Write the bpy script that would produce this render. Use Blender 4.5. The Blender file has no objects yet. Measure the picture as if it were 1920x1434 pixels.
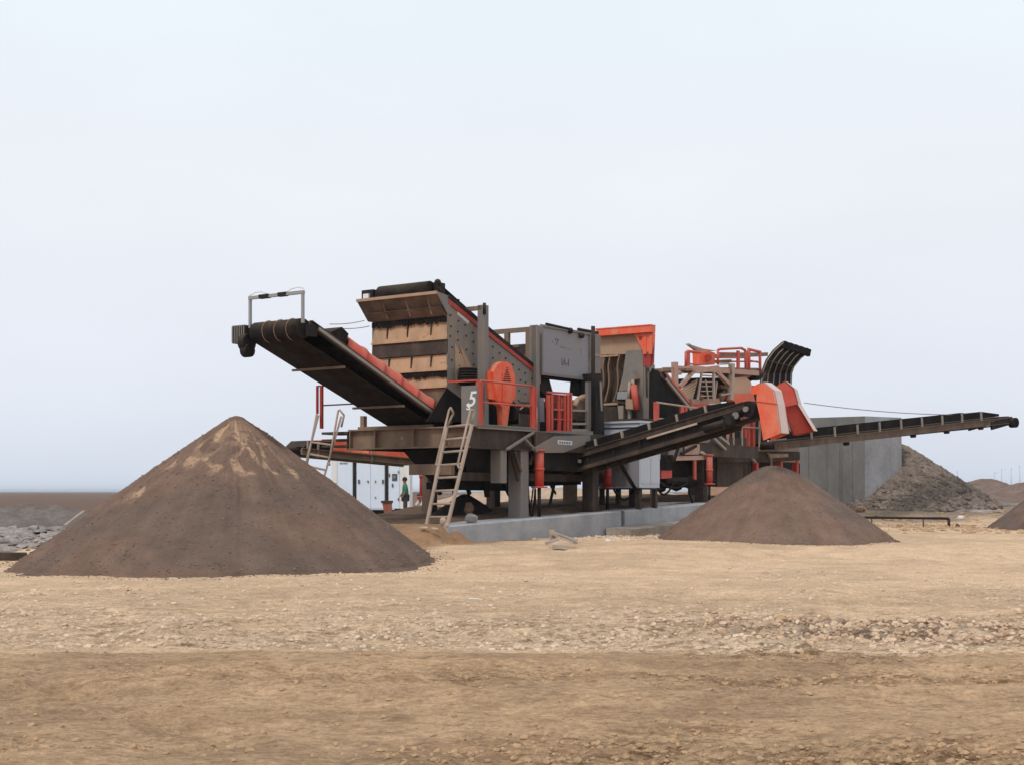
import bpy, bmesh, math, random
import numpy as np
from mathutils import Vector, Matrix
random.seed(7)
R = math.radians
SC = bpy.context.scene
COL = SC.collection

# ------------------------------------------------------------------ camera
FPX, CX, HY, EYE = 2600.0, 960.0, 921.0, 1.45
cam = bpy.data.cameras.new('camera')
cam.sensor_width = 36.0
cam.lens = 36.0 * FPX / 1920.0
cam.shift_y = (HY - 717.0) / 1920.0
cam.clip_start = 0.1
cam.clip_end = 20000
co = bpy.data.objects.new('camera', cam)
COL.objects.link(co)
co.location = (0, 0, EYE)
co.rotation_euler = (R(90), 0, 0)
SC.camera = co

# ------------------------------------------------------------------ sky, sun, exposure
SUN_EL, SUN_AZ = R(48), R(-148)          # azimuth measured from +Y towards +X: behind and left of the camera
w = bpy.data.worlds.new('World')
SC.world = w
w.use_nodes = True
nt = w.node_tree
nt.nodes.clear()
out = nt.nodes.new('ShaderNodeOutputWorld')
bg = nt.nodes.new('ShaderNodeBackground')
sky = nt.nodes.new('ShaderNodeTexSky')
sky.sky_type = 'NISHITA'
sky.sun_disc = False
sky.sun_elevation = SUN_EL
sky.sun_rotation = SUN_AZ
sky.air_density = 1.0
sky.dust_density = 3.0
tc = nt.nodes.new('ShaderNodeTexCoord')
sep = nt.nodes.new('ShaderNodeSeparateXYZ')
nt.links.new(tc.outputs['Generated'], sep.inputs[0])
ramp = nt.nodes.new('ShaderNodeValToRGB')
cr = ramp.color_ramp
stops = [(0.0, (.70, .765, .88)), (.02, (.73, .79, .895)), (.06, (.795, .84, .93)), (.12, (.835, .87, .95)), (.2, (.885, .91, .965)),
         (.33, (.885, .96, 1.02)), (1.0, (.96, 1.0, 1.03))]
cr.elements[0].position = stops[0][0]; cr.elements[0].color = (*stops[0][1], 1)
cr.elements[1].position = stops[-1][0]; cr.elements[1].color = (*stops[-1][1], 1)
for p, c in stops[1:-1]:
    e = cr.elements.new(p); e.color = (*c, 1)
nt.links.new(sep.outputs['Z'], ramp.inputs[0])
# faint cloud structure of the overcast
mp = nt.nodes.new('ShaderNodeMapping'); mp.inputs['Scale'].default_value = (1.6, 1.6, 4.5)
nz = nt.nodes.new('ShaderNodeTexNoise'); nz.inputs['Scale'].default_value = 1.7; nz.inputs['Detail'].default_value = 4
nt.links.new(tc.outputs['Generated'], mp.inputs[0]); nt.links.new(mp.outputs[0], nz.inputs['Vector'])
cl = nt.nodes.new('ShaderNodeMapRange'); cl.inputs[1].default_value = .3; cl.inputs[2].default_value = .7
cl.inputs[3].default_value = .965; cl.inputs[4].default_value = 1.035
nt.links.new(nz.outputs['Fac'], cl.inputs[0])
mul = nt.nodes.new('ShaderNodeMix'); mul.data_type = 'RGBA'; mul.blend_type = 'MULTIPLY'; mul.inputs[0].default_value = 1
nt.links.new(ramp.outputs[0], mul.inputs[6]); nt.links.new(cl.outputs[0], mul.inputs[7])
sk = nt.nodes.new('ShaderNodeMix'); sk.data_type = 'RGBA'; sk.blend_type = 'MULTIPLY'; sk.inputs[0].default_value = 1
sk.inputs[7].default_value = (.10, .10, .10, 1)
nt.links.new(sky.outputs[0], sk.inputs[6])
mx = nt.nodes.new('ShaderNodeMix'); mx.data_type = 'RGBA'; mx.inputs[0].default_value = .94
nt.links.new(sk.outputs[2], mx.inputs[6]); nt.links.new(mul.outputs[2], mx.inputs[7])
nt.links.new(mx.outputs[2], bg.inputs[0])
bg.inputs[1].default_value = 1.0
nt.links.new(bg.outputs[0], out.inputs[0])

sl = bpy.data.lights.new('sun', 'SUN')
sl.energy = 1.5
sl.angle = R(14)
sl.color = (1.0, .95, .88)
so = bpy.data.objects.new('sun', sl)
COL.objects.link(so)
sd = Vector((math.sin(SUN_AZ) * math.cos(SUN_EL), math.cos(SUN_AZ) * math.cos(SUN_EL), math.sin(SUN_EL)))
so.rotation_euler = sd.to_track_quat('Z', 'Y').to_euler()
so.location = (0, 0, 30)
SC.view_settings.view_transform = 'Standard'
SC.view_settings.look = 'None'
SC.view_settings.gamma = 1
SC.view_settings.exposure = 0.0
SC.cycles.max_bounces = 6
SC.cycles.diffuse_bounces = 3

# ------------------------------------------------------------------ helpers: noise
_rng = np.random.default_rng(3)
_TAB = _rng.random((256, 256))
def vnoise(x, y):
    xi = np.floor(x).astype(int); yi = np.floor(y).astype(int)
    fx = x - xi; fy = y - yi
    fx = fx * fx * (3 - 2 * fx); fy = fy * fy * (3 - 2 * fy)
    g = lambda i, j: _TAB[i & 255, j & 255]
    return (g(xi, yi) * (1 - fx) + g(xi + 1, yi) * fx) * (1 - fy) + (g(xi, yi + 1) * (1 - fx) + g(xi + 1, yi + 1) * fx) * fy
def fbm(x, y, octs=4, gain=.5, lac=2.03):
    s = 0; a = 1; t = 0
    for o in range(octs):
        s = s + a * vnoise(x + 17.3 * o, y + 9.1 * o); t += a; a *= gain; x = x * lac; y = y * lac
    return s / t
def sstep(a, b, x):
    t = np.clip((x - a) / (b - a), 0, 1)
    return t * t * (3 - 2 * t)

# ------------------------------------------------------------------ helpers: frames and pixels
class Frame:
    def __init__(s, ox, oy, ang):
        s.o = Vector((ox, oy, 0)); s.ang = ang
        s.A = Vector((math.cos(ang), math.sin(ang), 0)); s.B = Vector((-math.sin(ang), math.cos(ang), 0))
    def w(s, a, b, z):
        return s.o + s.A * a + s.B * b + Vector((0, 0, z))
    def l(s, p):
        d = Vector(p) - s.o
        return Vector((d.dot(s.A), d.dot(s.B), d.z))
    def px(s, x, y, a=None, b=None, z=None, Y=None):
        """the point of this frame seen at photo pixel (x, y) on the plane a=, b=, z= or world depth Y="""
        d = Vector(((x - CX) / FPX, 1, (HY - y) / FPX)); c = Vector((0, 0, EYE))
        if Y is not None: t = Y
        elif z is not None: t = (z - EYE) / d.z
        elif a is not None: t = (a - (c - s.o).dot(s.A)) / d.dot(s.A)
        else: t = (b - (c - s.o).dot(s.B)) / d.dot(s.B)
        return s.l(c + d * t)
F = Frame(-.888, 33.0, math.atan2(.816, .578))
W = Frame(0, 0, 0)

# ------------------------------------------------------------------ helpers: materials
def _n(t, typ, **kw):
    n = t.nodes.new(typ)
    for k, v in kw.items(): setattr(n, k, v)
    return n
def paint(name, col, rough=.55, dust=.35, spec=.35, dustcol=(.30, .215, .145), rust=.0, metal=0.0, bump=.0, scale=1.0, var=.12):
    """painted or bare steel that has collected dust on its upper faces, in streaks and in patches"""
    m = bpy.data.materials.new(name); m.use_nodes = True
    t = m.node_tree; b = t.nodes['Principled BSDF']
    tc = _n(t, 'ShaderNodeTexCoord')
    n1 = _n(t, 'ShaderNodeTexNoise'); n1.inputs['Scale'].default_value = 1.9 * scale; n1.inputs['Detail'].default_value = 7; n1.inputs['Roughness'].default_value = .62
    n2 = _n(t, 'ShaderNodeTexNoise'); n2.inputs['Scale'].default_value = 9 * scale; n2.inputs['Detail'].default_value = 6
    mp = _n(t, 'ShaderNodeMapping'); mp.inputs['Scale'].default_value = (2.2, 2.2, .55)
    n3 = _n(t, 'ShaderNodeTexNoise'); n3.inputs['Scale'].default_value = 1.6 * scale; n3.inputs['Detail'].default_value = 5
    t.links.new(tc.outputs['Object'], n1.inputs['Vector']); t.links.new(tc.outputs['Object'], n2.inputs['Vector'])
    t.links.new(tc.outputs['Object'], mp.inputs[0]); t.links.new(mp.outputs[0], n3.inputs['Vector'])
    geo = _n(t, 'ShaderNodeNewGeometry'); sp = _n(t, 'ShaderNodeSeparateXYZ'); t.links.new(geo.outputs['Normal'], sp.inputs[0])
    up = _n(t, 'ShaderNodeMapRange'); up.inputs[1].default_value = .05; up.inputs[2].default_value = .9; up.inputs[3].default_value = 0; up.inputs[4].default_value = .75
    t.links.new(sp.outputs['Z'], up.inputs[0])
    av = _n(t, 'ShaderNodeMath', operation='ADD'); t.links.new(n1.outputs['Fac'], av.inputs[0]); t.links.new(n3.outputs['Fac'], av.inputs[1])
    mr = _n(t, 'ShaderNodeMapRange'); mr.inputs[1].default_value = .88; mr.inputs[2].default_value = 1.3; mr.inputs[3].default_value = 0; mr.inputs[4].default_value = min(1, dust * 2.1)
    t.links.new(av.outputs[0], mr.inputs[0])
    base = _n(t, 'ShaderNodeMath', operation='ADD'); base.inputs[1].default_value = dust * .22; t.links.new(mr.outputs[0], base.inputs[0])
    ad = _n(t, 'ShaderNodeMath', operation='ADD', use_clamp=True)
    mu = _n(t, 'ShaderNodeMath', operation='MULTIPLY'); mu.inputs[1].default_value = min(1, dust * 2 + .15); t.links.new(up.outputs[0], mu.inputs[0])
    t.links.new(base.outputs[0], ad.inputs[0]); t.links.new(mu.outputs[0], ad.inputs[1])
    c1 = _n(t, 'ShaderNodeMix', data_type='RGBA'); c1.inputs[6].default_value = (*[c * (1 - var) for c in col], 1); c1.inputs[7].default_value = (*[min(1, c * (1 + var)) for c in col], 1)
    t.links.new(n2.outputs['Fac'], c1.inputs[0])
    src = c1.outputs[2]
    if rust > 0:
        rr = _n(t, 'ShaderNodeMapRange'); rr.inputs[1].default_value = .62 - rust * .2; rr.inputs[2].default_value = .70 - rust * .1; t.links.new(n2.outputs['Fac'], rr.inputs[0])
        rm = _n(t, 'ShaderNodeMix', data_type='RGBA'); rm.inputs[7].default_value = (.16, .065, .03, 1)
        sc_ = _n(t, 'ShaderNodeMath', operation='MULTIPLY'); sc_.inputs[1].default_value = min(.85, rust * 1.6); t.links.new(rr.outputs[0], sc_.inputs[0])
        t.links.new(sc_.outputs[0], rm.inputs[0]); t.links.new(src, rm.inputs[6]); src = rm.outputs[2]
    c2 = _n(t, 'ShaderNodeMix', data_type='RGBA'); c2.inputs[7].default_value = (*dustcol, 1)
    t.links.new(ad.outputs[0], c2.inputs[0]); t.links.new(src, c2.inputs[6])
    t.links.new(c2.outputs[2], b.inputs['Base Color'])
    ro = _n(t, 'ShaderNodeMapRange'); ro.inputs[3].default_value = rough; ro.inputs[4].default_value = min(1, rough + .4); t.links.new(ad.outputs[0], ro.inputs[0])
    t.links.new(ro.outputs[0], b.inputs['Roughness'])
    b.inputs['Metallic'].default_value = metal
    b.inputs['Specular IOR Level'].default_value = spec
    if bump > 0:
        bp = _n(t, 'ShaderNodeBump'); bp.inputs['Strength'].default_value = bump; bp.inputs['Distance'].default_value = .02
        t.links.new(n2.outputs['Fac'], bp.inputs['Height']); t.links.new(bp.outputs[0], b.inputs['Normal'])
    return m
def earth(name, cols, scale=3.0, rough=.95, bump=.6, dist=.05, attr=False, fine=28.0, speck=.35, stretch=(1, 1, 1), lo=.72, hi=1.24, pits=False):
    """granular material: two tones mixed by noise (or the mesh's own colour attribute), grain speckle and bump"""
    m = bpy.data.materials.new(name); m.use_nodes = True
    t = m.node_tree; b = t.nodes['Principled BSDF']
    tc = _n(t, 'ShaderNodeTexCoord'); mp = _n(t, 'ShaderNodeMapping'); mp.inputs['Scale'].default_value = stretch
    t.links.new(tc.outputs['Object'], mp.inputs[0])
    n1 = _n(t, 'ShaderNodeTexNoise'); n1.inputs['Scale'].default_value = scale; n1.inputs['Detail'].default_value = 9; n1.inputs['Roughness'].default_value = .65
    n2 = _n(t, 'ShaderNodeTexNoise'); n2.inputs['Scale'].default_value = fine; n2.inputs['Detail'].default_value = 5; n2.inputs['Roughness'].default_value = .7
    for n in (n1, n2): t.links.new(mp.outputs[0], n.inputs['Vector'])
    if attr:
        at = _n(t, 'ShaderNodeAttribute', attribute_name='tone'); c = at.outputs['Color']
        vr = _n(t, 'ShaderNodeMapRange'); vr.inputs[1].default_value = .3; vr.inputs[2].default_value = .7; vr.inputs[3].default_value = .86; vr.inputs[4].default_value = 1.12
        t.links.new(n1.outputs['Fac'], vr.inputs[0])
        m1 = _n(t, 'ShaderNodeMix', data_type='RGBA', blend_type='MULTIPLY'); m1.inputs[0].default_value = 1; t.links.new(c, m1.inputs[6]); t.links.new(vr.outputs[0], m1.inputs[7])
        if pits:  # dark noise specks: moist dirt plus painted shade of small hollows
            pm = _n(t, 'ShaderNodeMapping'); pm.inputs['Scale'].default_value = (.62, 1.25, 1); t.links.new(tc.outputs['Object'], pm.inputs[0])
            for sc_, lo_, hi_, dk in ((7.5, .50, .585, .56), (16, .51, .59, .52), (2.2, .47, .62, .74)):
                pn = _n(t, 'ShaderNodeTexNoise'); pn.inputs['Scale'].default_value = sc_; pn.inputs['Detail'].default_value = 6; pn.inputs['Roughness'].default_value = .68; pn.inputs['Distortion'].default_value = .5
                t.links.new(pm.outputs[0], pn.inputs['Vector'])
                pr_ = _n(t, 'ShaderNodeMapRange'); pr_.inputs[1].default_value = lo_; pr_.inputs[2].default_value = hi_; t.links.new(pn.outputs['Fac'], pr_.inputs[0])
                al = _n(t, 'ShaderNodeMath', operation='MULTIPLY'); t.links.new(pr_.outputs[0], al.inputs[0]); t.links.new(at.outputs['Alpha'], al.inputs[1])
                dm = _n(t, 'ShaderNodeMix', data_type='RGBA', blend_type='MULTIPLY'); dm.inputs[7].default_value = (dk, dk * .94, dk * .88, 1)
                t.links.new(al.outputs[0], dm.inputs[0]); t.links.new(m1.outputs[2], dm.inputs[6]); m1 = dm
    else:
        m1 = _n(t, 'ShaderNodeMix', data_type='RGBA'); m1.inputs[6].default_value = (*cols[0], 1); m1.inputs[7].default_value = (*cols[1], 1)
        mr = _n(t, 'ShaderNodeMapRange'); mr.inputs[1].default_value = .35; mr.inputs[2].default_value = .66; t.links.new(n1.outputs['Fac'], mr.inputs[0]); t.links.new(mr.outputs[0], m1.inputs[0])
    sp = _n(t, 'ShaderNodeMapRange'); sp.inputs[1].default_value = .32; sp.inputs[2].default_value = .68; sp.inputs[3].default_value = 1 - speck * (1 - lo) * 2; sp.inputs[4].default_value = 1 + speck * (hi - 1) * 2
    t.links.new(n2.outputs['Fac'], sp.inputs[0])
    m2 = _n(t, 'ShaderNodeMix', data_type='RGBA', blend_type='MULTIPLY'); m2.inputs[0].default_value = 1; t.links.new(m1.outputs[2], m2.inputs[6]); t.links.new(sp.outputs[0], m2.inputs[7])
    t.links.new(m2.outputs[2], b.inputs['Base Color'])
    b.inputs['Roughness'].default_value = rough; b.inputs['Specular IOR Level'].default_value = .12
    bp = _n(t, 'ShaderNodeBump'); bp.inputs['Strength'].default_value = bump; bp.inputs['Distance'].default_value = dist
    t.links.new(n2.outputs['Fac'], bp.inputs['Height']); t.links.new(bp.outputs[0], b.inputs['Normal'])
    return m

M = dict(
    chassis=paint('chassis_paint', (.042, .030, .026), dust=.09, rust=.12, spec=.2, rough=.65),
    midbrown=paint('dark_brown_steel', (.088, .062, .050), dust=.2, rust=.2, spec=.2),
    brown=paint('dusty_brown_steel', (.165, .105, .072), dust=.3, rust=.25),
    cream=paint('cream_dusty_panel', (.72, .52, .36), dust=.25, dustcol=(.60, .44, .31), rust=.1, rough=.8),
    flesh=paint('pinkish_dusty_panel', (.58, .36, .26), dust=.25, dustcol=(.50, .35, .25), rust=.1, rough=.8),
    grey=paint('grey_paint', (.170, .163, .162), dust=.20, rust=.14),
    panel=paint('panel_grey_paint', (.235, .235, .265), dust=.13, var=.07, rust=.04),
    plate=paint('screen_plate', (.165, .156, .152), dust=.30, rust=.22, var=.2),
    dark=paint('dark_steel', (.014, .012, .012), dust=.03, spec=.15, rough=.7),
    black=paint('black_rubber', (.009, .008, .009), rough=.85, spec=.1, dust=.02),
    belt=paint('belt_rubber', (.013, .010, .010), rough=.8, spec=.12, dust=.035, scale=2),
    tan=paint('dust_caked_panel', (.53, .32, .185), dust=.38, dustcol=(.34, .235, .155), rust=.30, var=.2, rough=.8),
    tan2=paint('dusty_tan_steel', (.36, .225, .15), dust=.35, dustcol=(.42, .30, .20), rough=.8),
    pink=paint('dusty_pink_steel', (.44, .27, .22), dust=.35, dustcol=(.42, .30, .23), rough=.8),
    pale=paint('dusty_skylit_paint', (.66, .50, .47), dust=.2, dustcol=(.60, .50, .46)),  # dusty orange, paled further by grazing skylight put into the colour
    chute=paint('chute_orange', (.72, .088, .036), dust=.28, rust=.28, dustcol=(.60, .30, .20), rough=.5, var=.08),
    orange=paint('orange_paint', (.80, .095, .034), dust=.24, rust=.28, dustcol=(.58, .31, .20), rough=.42, var=.05),
    red=paint('red_paint', (.52, .045, .028), dust=.18, rust=.15, dustcol=(.42, .22, .16), rough=.45, var=.08),
    deepred=paint('deep_red_paint', (.33, .028, .020), dust=.06, rough=.45),
    rail=paint('rail_steel', (.42, .34, .29), dust=.3, rough=.6),
    strip=paint('light_grey_channel', (.27, .245, .225), dust=.3),
    cabin=paint('pale_cabinet_paint', (.52, .56, .63), dust=.04, rough=.4, var=.03),
    genset=paint('white_container_paint', (.70, .79, .90), dust=.03, rough=.4, var=.03),
    white=paint('white_paint', (.78, .78, .78), dust=.08, rough=.5, var=.03),
    sticker=paint('pale_plate', (.55, .57, .62), dust=.05),
    ink=paint('faded_ink', (.075, .072, .09), dust=.10),
    steel=paint('bare_steel', (.30, .30, .31), dust=.12, rough=.4, metal=.3),
    wood=paint('weathered_wood', (.42, .37, .34), dust=.25, rough=.9, bump=.4),
    yellow=paint('yellow_paint', (.62, .36, .06), dust=.15),
)

# ------------------------------------------------------------------ helpers: mesh building
class MB:
    def __init__(s): s.v = []; s.f = []; s.sm = []
    def add(s, vs, fs, smooth=False):
        o = len(s.v); s.v += [tuple(v) for v in vs]
        s.f += [tuple(i + o for i in f) for f in fs]; s.sm += [smooth] * len(fs); return s
    def box(s, x0, x1, y0, y1, z0, z1):
        return s.add([(x0, y0, z0), (x1, y0, z0), (x1, y1, z0), (x0, y1, z0), (x0, y0, z1), (x1, y0, z1), (x1, y1, z1), (x0, y1, z1)],
                     [(0, 3, 2, 1), (4, 5, 6, 7), (0, 1, 5, 4), (1, 2, 6, 5), (2, 3, 7, 6), (3, 0, 4, 7)])
    def bar(s, p, q, w=.06, h=None, up=(0, 0, 1)):
        h = w if h is None else h
        p = Vector(p); q = Vector(q); d = (q - p).normalized(); u = Vector(up)
        if abs(d.dot(u)) > .98: u = Vector((1, 0, 0))
        x = d.cross(u).normalized(); y = x.cross(d).normalized()
        c = [x * (w / 2) * i + y * (h / 2) * j for i, j in ((-1, -1), (1, -1), (1, 1), (-1, 1))]
        return s.add([p + k for k in c] + [q + k for k in c], [(0, 1, 2, 3), (4, 7, 6, 5), (0, 4, 5, 1), (1, 5, 6, 2), (2, 6, 7, 3), (3, 7, 4, 0)])
    def tube(s, p, q, r, r2=None, n=12):
        r2 = r if r2 is None else r2
        p = Vector(p); q = Vector(q); d = (q - p).normalized(); u = Vector((0, 0, 1)) if abs(d.z) < .95 else Vector((1, 0, 0))
        x = d.cross(u).normalized(); y = d.cross(x)
        vs = []
        for c, rr in ((p, r), (q, r2)):
            for i in range(n):
                t = 2 * math.pi * i / n; vs.append(c + x * rr * math.cos(t) + y * rr * math.sin(t))
        s.add(vs, [(i, (i + 1) % n, n + (i + 1) % n, n + i) for i in range(n)], True)
        o = len(s.v) - 2 * n
        s.f += [tuple(range(o, o + n)), tuple(range(o + 2 * n - 1, o + n - 1, -1))]; s.sm += [False, False]
        return s
    def path(s, pts, r, n=8):
        for a, b in zip(pts, pts[1:]): s.tube(a, b, r, n=n)
        for p in pts[1:-1]: s.ball(p, r * 1.0, 6)
        return s
    def ball(s, c, r, n=8, sz=(1, 1, 1)):
        c = Vector(c); vs = [c + Vector((0, 0, r * sz[2]))]
        k = max(3, n // 2)
        for i in range(1, k):
            t = math.pi * i / k
            for j in range(n):
                u = 2 * math.pi * j / n
                vs.append(c + Vector((r * sz[0] * math.sin(t) * math.cos(u), r * sz[1] * math.sin(t) * math.sin(u), r * sz[2] * math.cos(t))))
        vs.append(c - Vector((0, 0, r * sz[2])))
        fs = [(0, 1 + j, 1 + (j + 1) % n) for j in range(n)]
        for i in range(k - 2):
            for j in range(n):
                a = 1 + i * n + j; b = 1 + i * n + (j + 1) % n; fs.append((a, a + n, b + n, b))
        o = 1 + (k - 2) * n
        fs += [(o + j, len(vs) - 1, o + (j + 1) % n) for j in range(n)]
        return s.add(vs, fs, True)
    def prism(s, pts, ext):
        pts = [Vector(p) for p in pts]; e = Vector(ext); n = len(pts)
        return s.add(pts + [p + e for p in pts], [tuple(range(n)), tuple(range(2 * n - 1, n - 1, -1))] + [(i, (i + 1) % n, n + (i + 1) % n, n + i) for i in range(n)])
    def rings(s, rings, smooth=True, cap=True):
        n = len(rings[0]); o = len(s.v); 
        for r in rings: s.v += [tuple(p) for p in r]
        for k in range(len(rings) - 1):
            for i in range(n):
                s.f.append((o + k * n + i, o + k * n + (i + 1) % n, o + (k + 1) * n + (i + 1) % n, o + (k + 1) * n + i)); s.sm.append(smooth)
        if cap:
            s.f += [tuple(range(o, o + n)), tuple(range(o + len(rings) * n - 1, o + (len(rings) - 1) * n - 1, -1))]; s.sm += [False, False]
        return s
    def islands(s):
        par = list(range(len(s.v)))
        def find(i):
            while par[i] != i: par[i] = par[par[i]]; i = par[i]
            return i
        for f in s.f:
            for i in f[1:]: par[find(i)] = find(f[0])
        gr = {}
        for k, f in enumerate(s.f): gr.setdefault(find(f[0]), []).append(k)
        out_ = []
        for ks in gr.values():
            m = MB(); mp_ = {}
            for k in ks:
                f = []
                for i in s.f[k]:
                    if i not in mp_: mp_[i] = len(m.v); m.v.append(s.v[i])
                    f.append(mp_[i])
                m.f.append(tuple(f)); m.sm.append(s.sm[k])
            out_.append(m)
        return out_
    def build(s, name, mat, parent=None, shift=(0, 0, 0), label=None):
        sh = Vector(shift)
        me = bpy.data.meshes.new(name)
        me.from_pydata([tuple(Vector(v) - sh) for v in s.v], [], s.f)
        me.polygons.foreach_set('use_smooth', s.sm)
        bm = bmesh.new(); bm.from_mesh(me); bmesh.ops.recalc_face_normals(bm, faces=bm.faces); bm.to_mesh(me); bm.free()
        me.materials.append(M[mat] if isinstance(mat, str) else mat)
        o = bpy.data.objects.new(name, me); COL.objects.link(o)
        if parent is not None: o.parent = parent
        if label: o['label'] = label
        return o

def tag(o, label=None, cat=None, group=None, kind=None):
    if label: o['label'] = label
    if cat: o['category'] = cat
    if group: o['group'] = group
    if kind: o['kind'] = kind
    return o

SPLIT = {'hanging_bracket', 'prop', 'red_frame', 'marker', 'leg_brace', 'diagonal_brace', 'brace', 'bay_post', 'step_bar', 'cross_beam', 'post_pair', 'duct_panels',
         'back_machinery', 'gusset', 'rear_mass', 'bearing', 'take_up', 'bolt_cover', 'side_flange', 'right_column', 'post_tie', 'bay_clutter', 'top_pipe', 'cylinder_bracket', 'upper_beam', 'rubber_fringe_row'}
class Thing:
    """an Empty at the thing's base; parts are given in its frame's coordinates"""
    def __init__(s, name, label, cat, base, frame=F, group=None):
        s.fr = frame; s.base = Vector(base)
        s.e = bpy.data.objects.new(name, None); COL.objects.link(s.e)
        s.e.location = frame.w(*base); s.e.rotation_euler = (0, 0, frame.ang); s.e.empty_display_size = .3
        tag(s.e, label, cat, group)
    def part(s, name, mat, mb, parent=None, label=None):
        if name in SPLIT:
            first = None
            for isl in mb.islands():
                o = isl.build(name, mat, parent or s.e, s.base, label); first = first or o
            return first
        return mb.build(name, mat, parent or s.e, s.base, label)

def text_mesh(name, txt, size, mat, loc, xdir, ydir, parent, shift=(0, 0, 0), ext=.004, shear=0.0):
    cu = bpy.data.curves.new(name, 'FONT'); cu.body = txt; cu.size = size; cu.align_x = 'CENTER'; cu.align_y = 'CENTER'; cu.extrude = ext; cu.shear = shear; cu.offset = size * .012
    tmp = bpy.data.objects.new('tmp_text', cu); COL.objects.link(tmp)
    bpy.context.view_layer.update()
    me = bpy.data.meshes.new_from_object(tmp.evaluated_get(bpy.context.evaluated_depsgraph_get()))
    bpy.data.objects.remove(tmp)
    x = Vector(xdir).normalized(); y = Vector(ydir).normalized(); z = x.cross(y)
    mt = Matrix((x, y, z)).transposed().to_4x4(); mt.translation = Vector(loc) - Vector(shift)
    me.transform(mt); me.materials.clear(); me.materials.append(M[mat]); me.name = name
    o = bpy.data.objects.new(name, me); COL.objects.link(o); o.parent = parent
    return o

# ------------------------------------------------------------------ ground
def gz(x, y):
    """height of the ground"""
    x = np.asarray(x, float); y = np.asarray(y, float)
    sh = 2.0 * sstep(2, 8, x)
    z = -.05 * sstep(18, 23, y) + .30 * sstep(25 + sh, 32 + sh, y)
    z = z + .10 * sstep(40, 60, y)
    z = z + .50 * sstep(9, 14, x) * sstep(49, 57, y) * (1 - sstep(75, 120, y))
    a = (x + .888) * F.A.x + (y - 33) * F.A.y; b = (x + .888) * F.B.x + (y - 33) * F.B.y
    z = z + .42 * sstep(-3.4, -1.7, a) * sstep(-.75, -.15, b) * (1 - sstep(4.5, 8, b)) * (1 - sstep(-1.2, -.6, a))
    z = z - .0 * a
    return z
def g1(x, y): return float(gz(np.array([x]), np.array([y]))[0])

def grid_mesh(name, xs, ys, zf, cf, mat):
    X, Y = np.meshgrid(xs, ys); Z = zf(X, Y)
    ny, nx = X.shape
    co_ = np.stack([X, Y, Z], -1).reshape(-1, 3).astype(np.float32)
    i = np.arange(nx * ny).reshape(ny, nx)
    q = np.stack([i[:-1, :-1], i[:-1, 1:], i[1:, 1:], i[1:, :-1]], -1).reshape(-1, 4)
    return np_mesh(name, co_, q, mat, cf(X, Y, Z).reshape(nx * ny, -1) if cf else None)
def np_mesh(name, co_, q, mat, col=None, smooth=True):
    me = bpy.data.meshes.new(name); k = q.shape[1]
    me.vertices.add(len(co_)); me.vertices.foreach_set('co', np.ascontiguousarray(co_, np.float32).ravel())
    me.loops.add(q.size); me.loops.foreach_set('vertex_index', np.ascontiguousarray(q, np.int32).ravel())
    me.polygons.add(len(q)); me.polygons.foreach_set('loop_start', np.arange(0, q.size, k, dtype=np.int32)); me.polygons.foreach_set('loop_total', np.full(len(q), k, np.int32))
    me.update(); me.validate()
    me.polygons.foreach_set('use_smooth', np.full(len(me.polygons), smooth, bool))
    if col is not None:
        at = me.color_attributes.new('tone', 'FLOAT_COLOR', 'POINT')
        if col.shape[1] == 3: col = np.concatenate([col, np.ones((len(col), 1))], 1)
        at.data.foreach_set('color', col.astype(np.float32).ravel())
    me.materials.append(M[mat] if isinstance(mat, str) else mat)
    o = bpy.data.objects.new(name, me); COL.objects.link(o); return o

def rough_band(X, Y):
    """where the surface is churned into clods: a band across the site, thicker to the right"""
    wob = (fbm(X * .35, Y * .35, 3) - .5) * 2.2
    yy = Y + wob
    b = sstep(12.4, 13.2, yy) * (1 - sstep(14.6, 17.5, yy))
    b = b * (.45 + .55 * sstep(-3, 4, X)) * (.45 + .55 * sstep(.36, .58, fbm(X * .9 + 3, Y * 1.6, 3)))
    b2 = .55 * sstep(10.2, 10.5, Y + wob * .5) * (1 - sstep(10.9, 11.4, Y + wob * .5)) * sstep(-4, -1, X)
    b3 = .7 * (1 - sstep(7.6, 8.6, Y + wob * .6)) * sstep(-1.5, 1, X)
    return np.clip(b + b2 + b3 + .25 * sstep(.55, .7, fbm(X * .9 + 5, Y * .9, 3)), 0, 1)
def churn(X, Y):
    w_ = (fbm(X * .8 + 9, Y * .8, 3) - .5) * 1.6
    return sstep(1.2, 3.0, X) * sstep(13.3, 13.9, Y + w_) * (1 - sstep(15.6, 16.3, Y + w_)) * sstep(.36, .56, fbm(X * 1.7, Y * 2.2 + 7, 4))
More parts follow.
